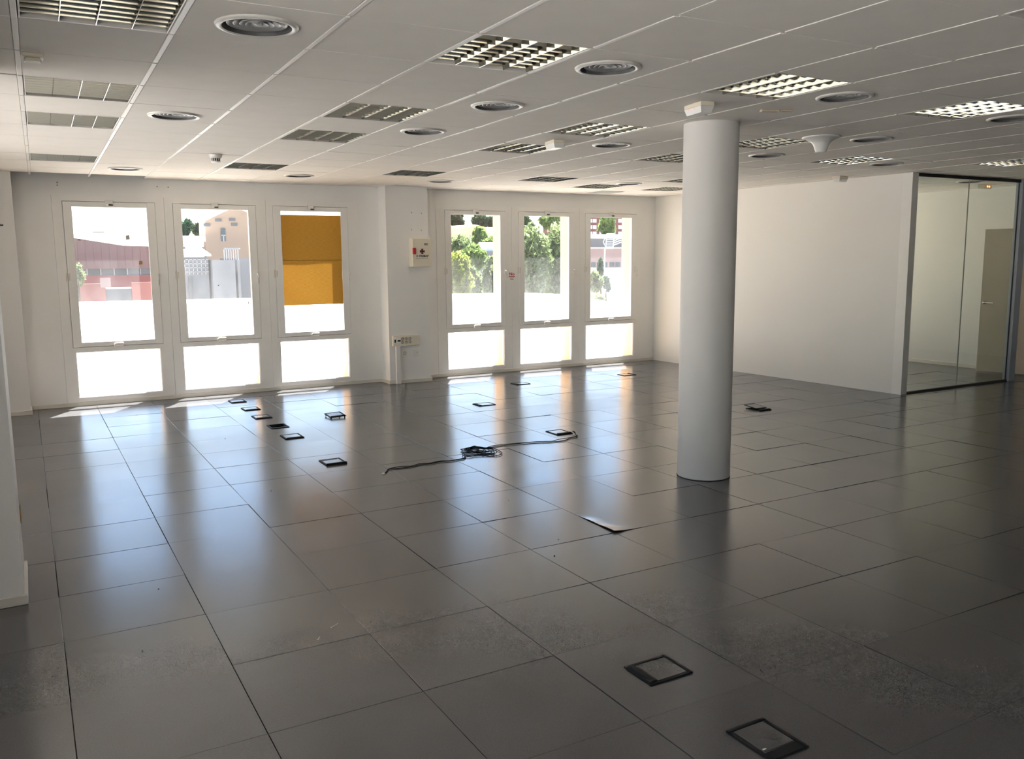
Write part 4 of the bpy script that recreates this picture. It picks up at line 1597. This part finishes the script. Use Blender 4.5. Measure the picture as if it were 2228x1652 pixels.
tree_at('pine_tree', 'dark pine on the hilltop at the left of the fourth window', 992, 474, 105, 18, 22, .34, 2200, L_pine, 1, 18)
tree_at('pine_tree', 'dark pine on the hilltop in the middle of the fourth window', 1043, 480, 104, 20, 17, .34, 2200, L_pine, 2, 18)
tree_at('pine_tree', 'small dark pine on the hilltop at the right of the fourth window', 1067, 484, 103, 8, 15, .30, 900, L_pine, 3, 10)
tree_at('green_tree', 'round grey green tree on the slope at the left of the fourth window', 1000, 541, 76, 30, 26, .28, 4200, L_olive, 4, 26)
tree_at('green_tree', 'upright dark green tree on the slope in the middle of the fourth window', 1042, 514, 77, 15, 22, .28, 2400, L_mid, 5, 16)
tree_at('green_tree', 'green tree on the slope below the orange bank at the right', 1068, 536, 74, 20, 20, .26, 2600, L_mid, 6, 18)
tree_at('green_tree', 'mid green tree behind the yellow tree in the fourth window', 1030, 560, 66, 28, 26, .24, 3800, L_mid, 7, 24)
tree_at('yellow_green_tree', 'bright yellow green tree at the lower left of the fourth window', 995, 605, 56, 30, 58, .18, 6500, L_yel, 8, 34)
tree_at('grey_green_tree', 'pale grey green tree in the middle of the fourth window', 1030, 622, 58, 22, 46, .18, 4600, L_olive, 9, 26)
tree_at('grey_green_tree', 'leafy tree at the right of the fourth window against the jamb', 1072, 612, 54, 24, 54, .18, 5600, L_olive, 10, 30)
tree_at('willow_tree', 'large leafy willow filling the fifth window, left half', 1155, 590, 50, 48, 96, .17, 12000, L_olive, 11, 60)
tree_at('willow_tree', 'large leafy willow filling the fifth window, right half', 1214, 585, 51, 44, 96, .17, 11000, L_olive, 12, 60)
tree_at('pine_tree', 'dark pine behind the top of the willow at the left of the fifth window', 1146, 488, 92, 26, 18, .34, 2400, L_pine, 13, 18)
tree_at('pine_tree', 'dark pine behind the top of the willow at the right of the fifth window', 1206, 484, 90, 30, 20, .34, 3000, L_mid, 14, 20)
tree_at('tall_tree', 'broad green tree before the brick block in the sixth window', 1322, 488, 95, 20, 26, .40, 2400, L_mid, 15, 20)
tree_at('cypress_tree', 'thin dark cypress in front of the pink building', 1308, 582, 64, 5, 20, .20, 900, L_cyp, 16, 12, depth=.5)
tree_at('garden_shrub', 'bright green shrub low at the left of the sixth window', 1293, 615, 56, 18, 26, .18, 2400, L_olive, 17, 18)
tree_at('cypress_tree', 'short dark cypress right of the pole in the sixth window', 1320, 618, 58, 4, 18, .18, 700, L_cyp, 18, 10, depth=.5)
tree_at('garden_shrub', 'low hedge under the pole in the sixth window', 1302, 649, 48, 22, 8, .14, 1400, L_olive, 19, 16)
tree_at('cypress_tree', 'feathery cypress at the left of the second window', 404, 496, 100, 8, 18, .35, 900, L_cyp, 20, 12, depth=1)
tree_at('dark_tree', 'round dark tree beside the peach house', 434, 500, 98, 13, 11, .35, 1100, L_pine, 21, 14)
tree_at('yard_tree', 'thin leafy tree before the warehouse at the left of the first window', 170, 595, 60, 9, 18, .16, 500, L_olive, 22, 10, depth=.8)
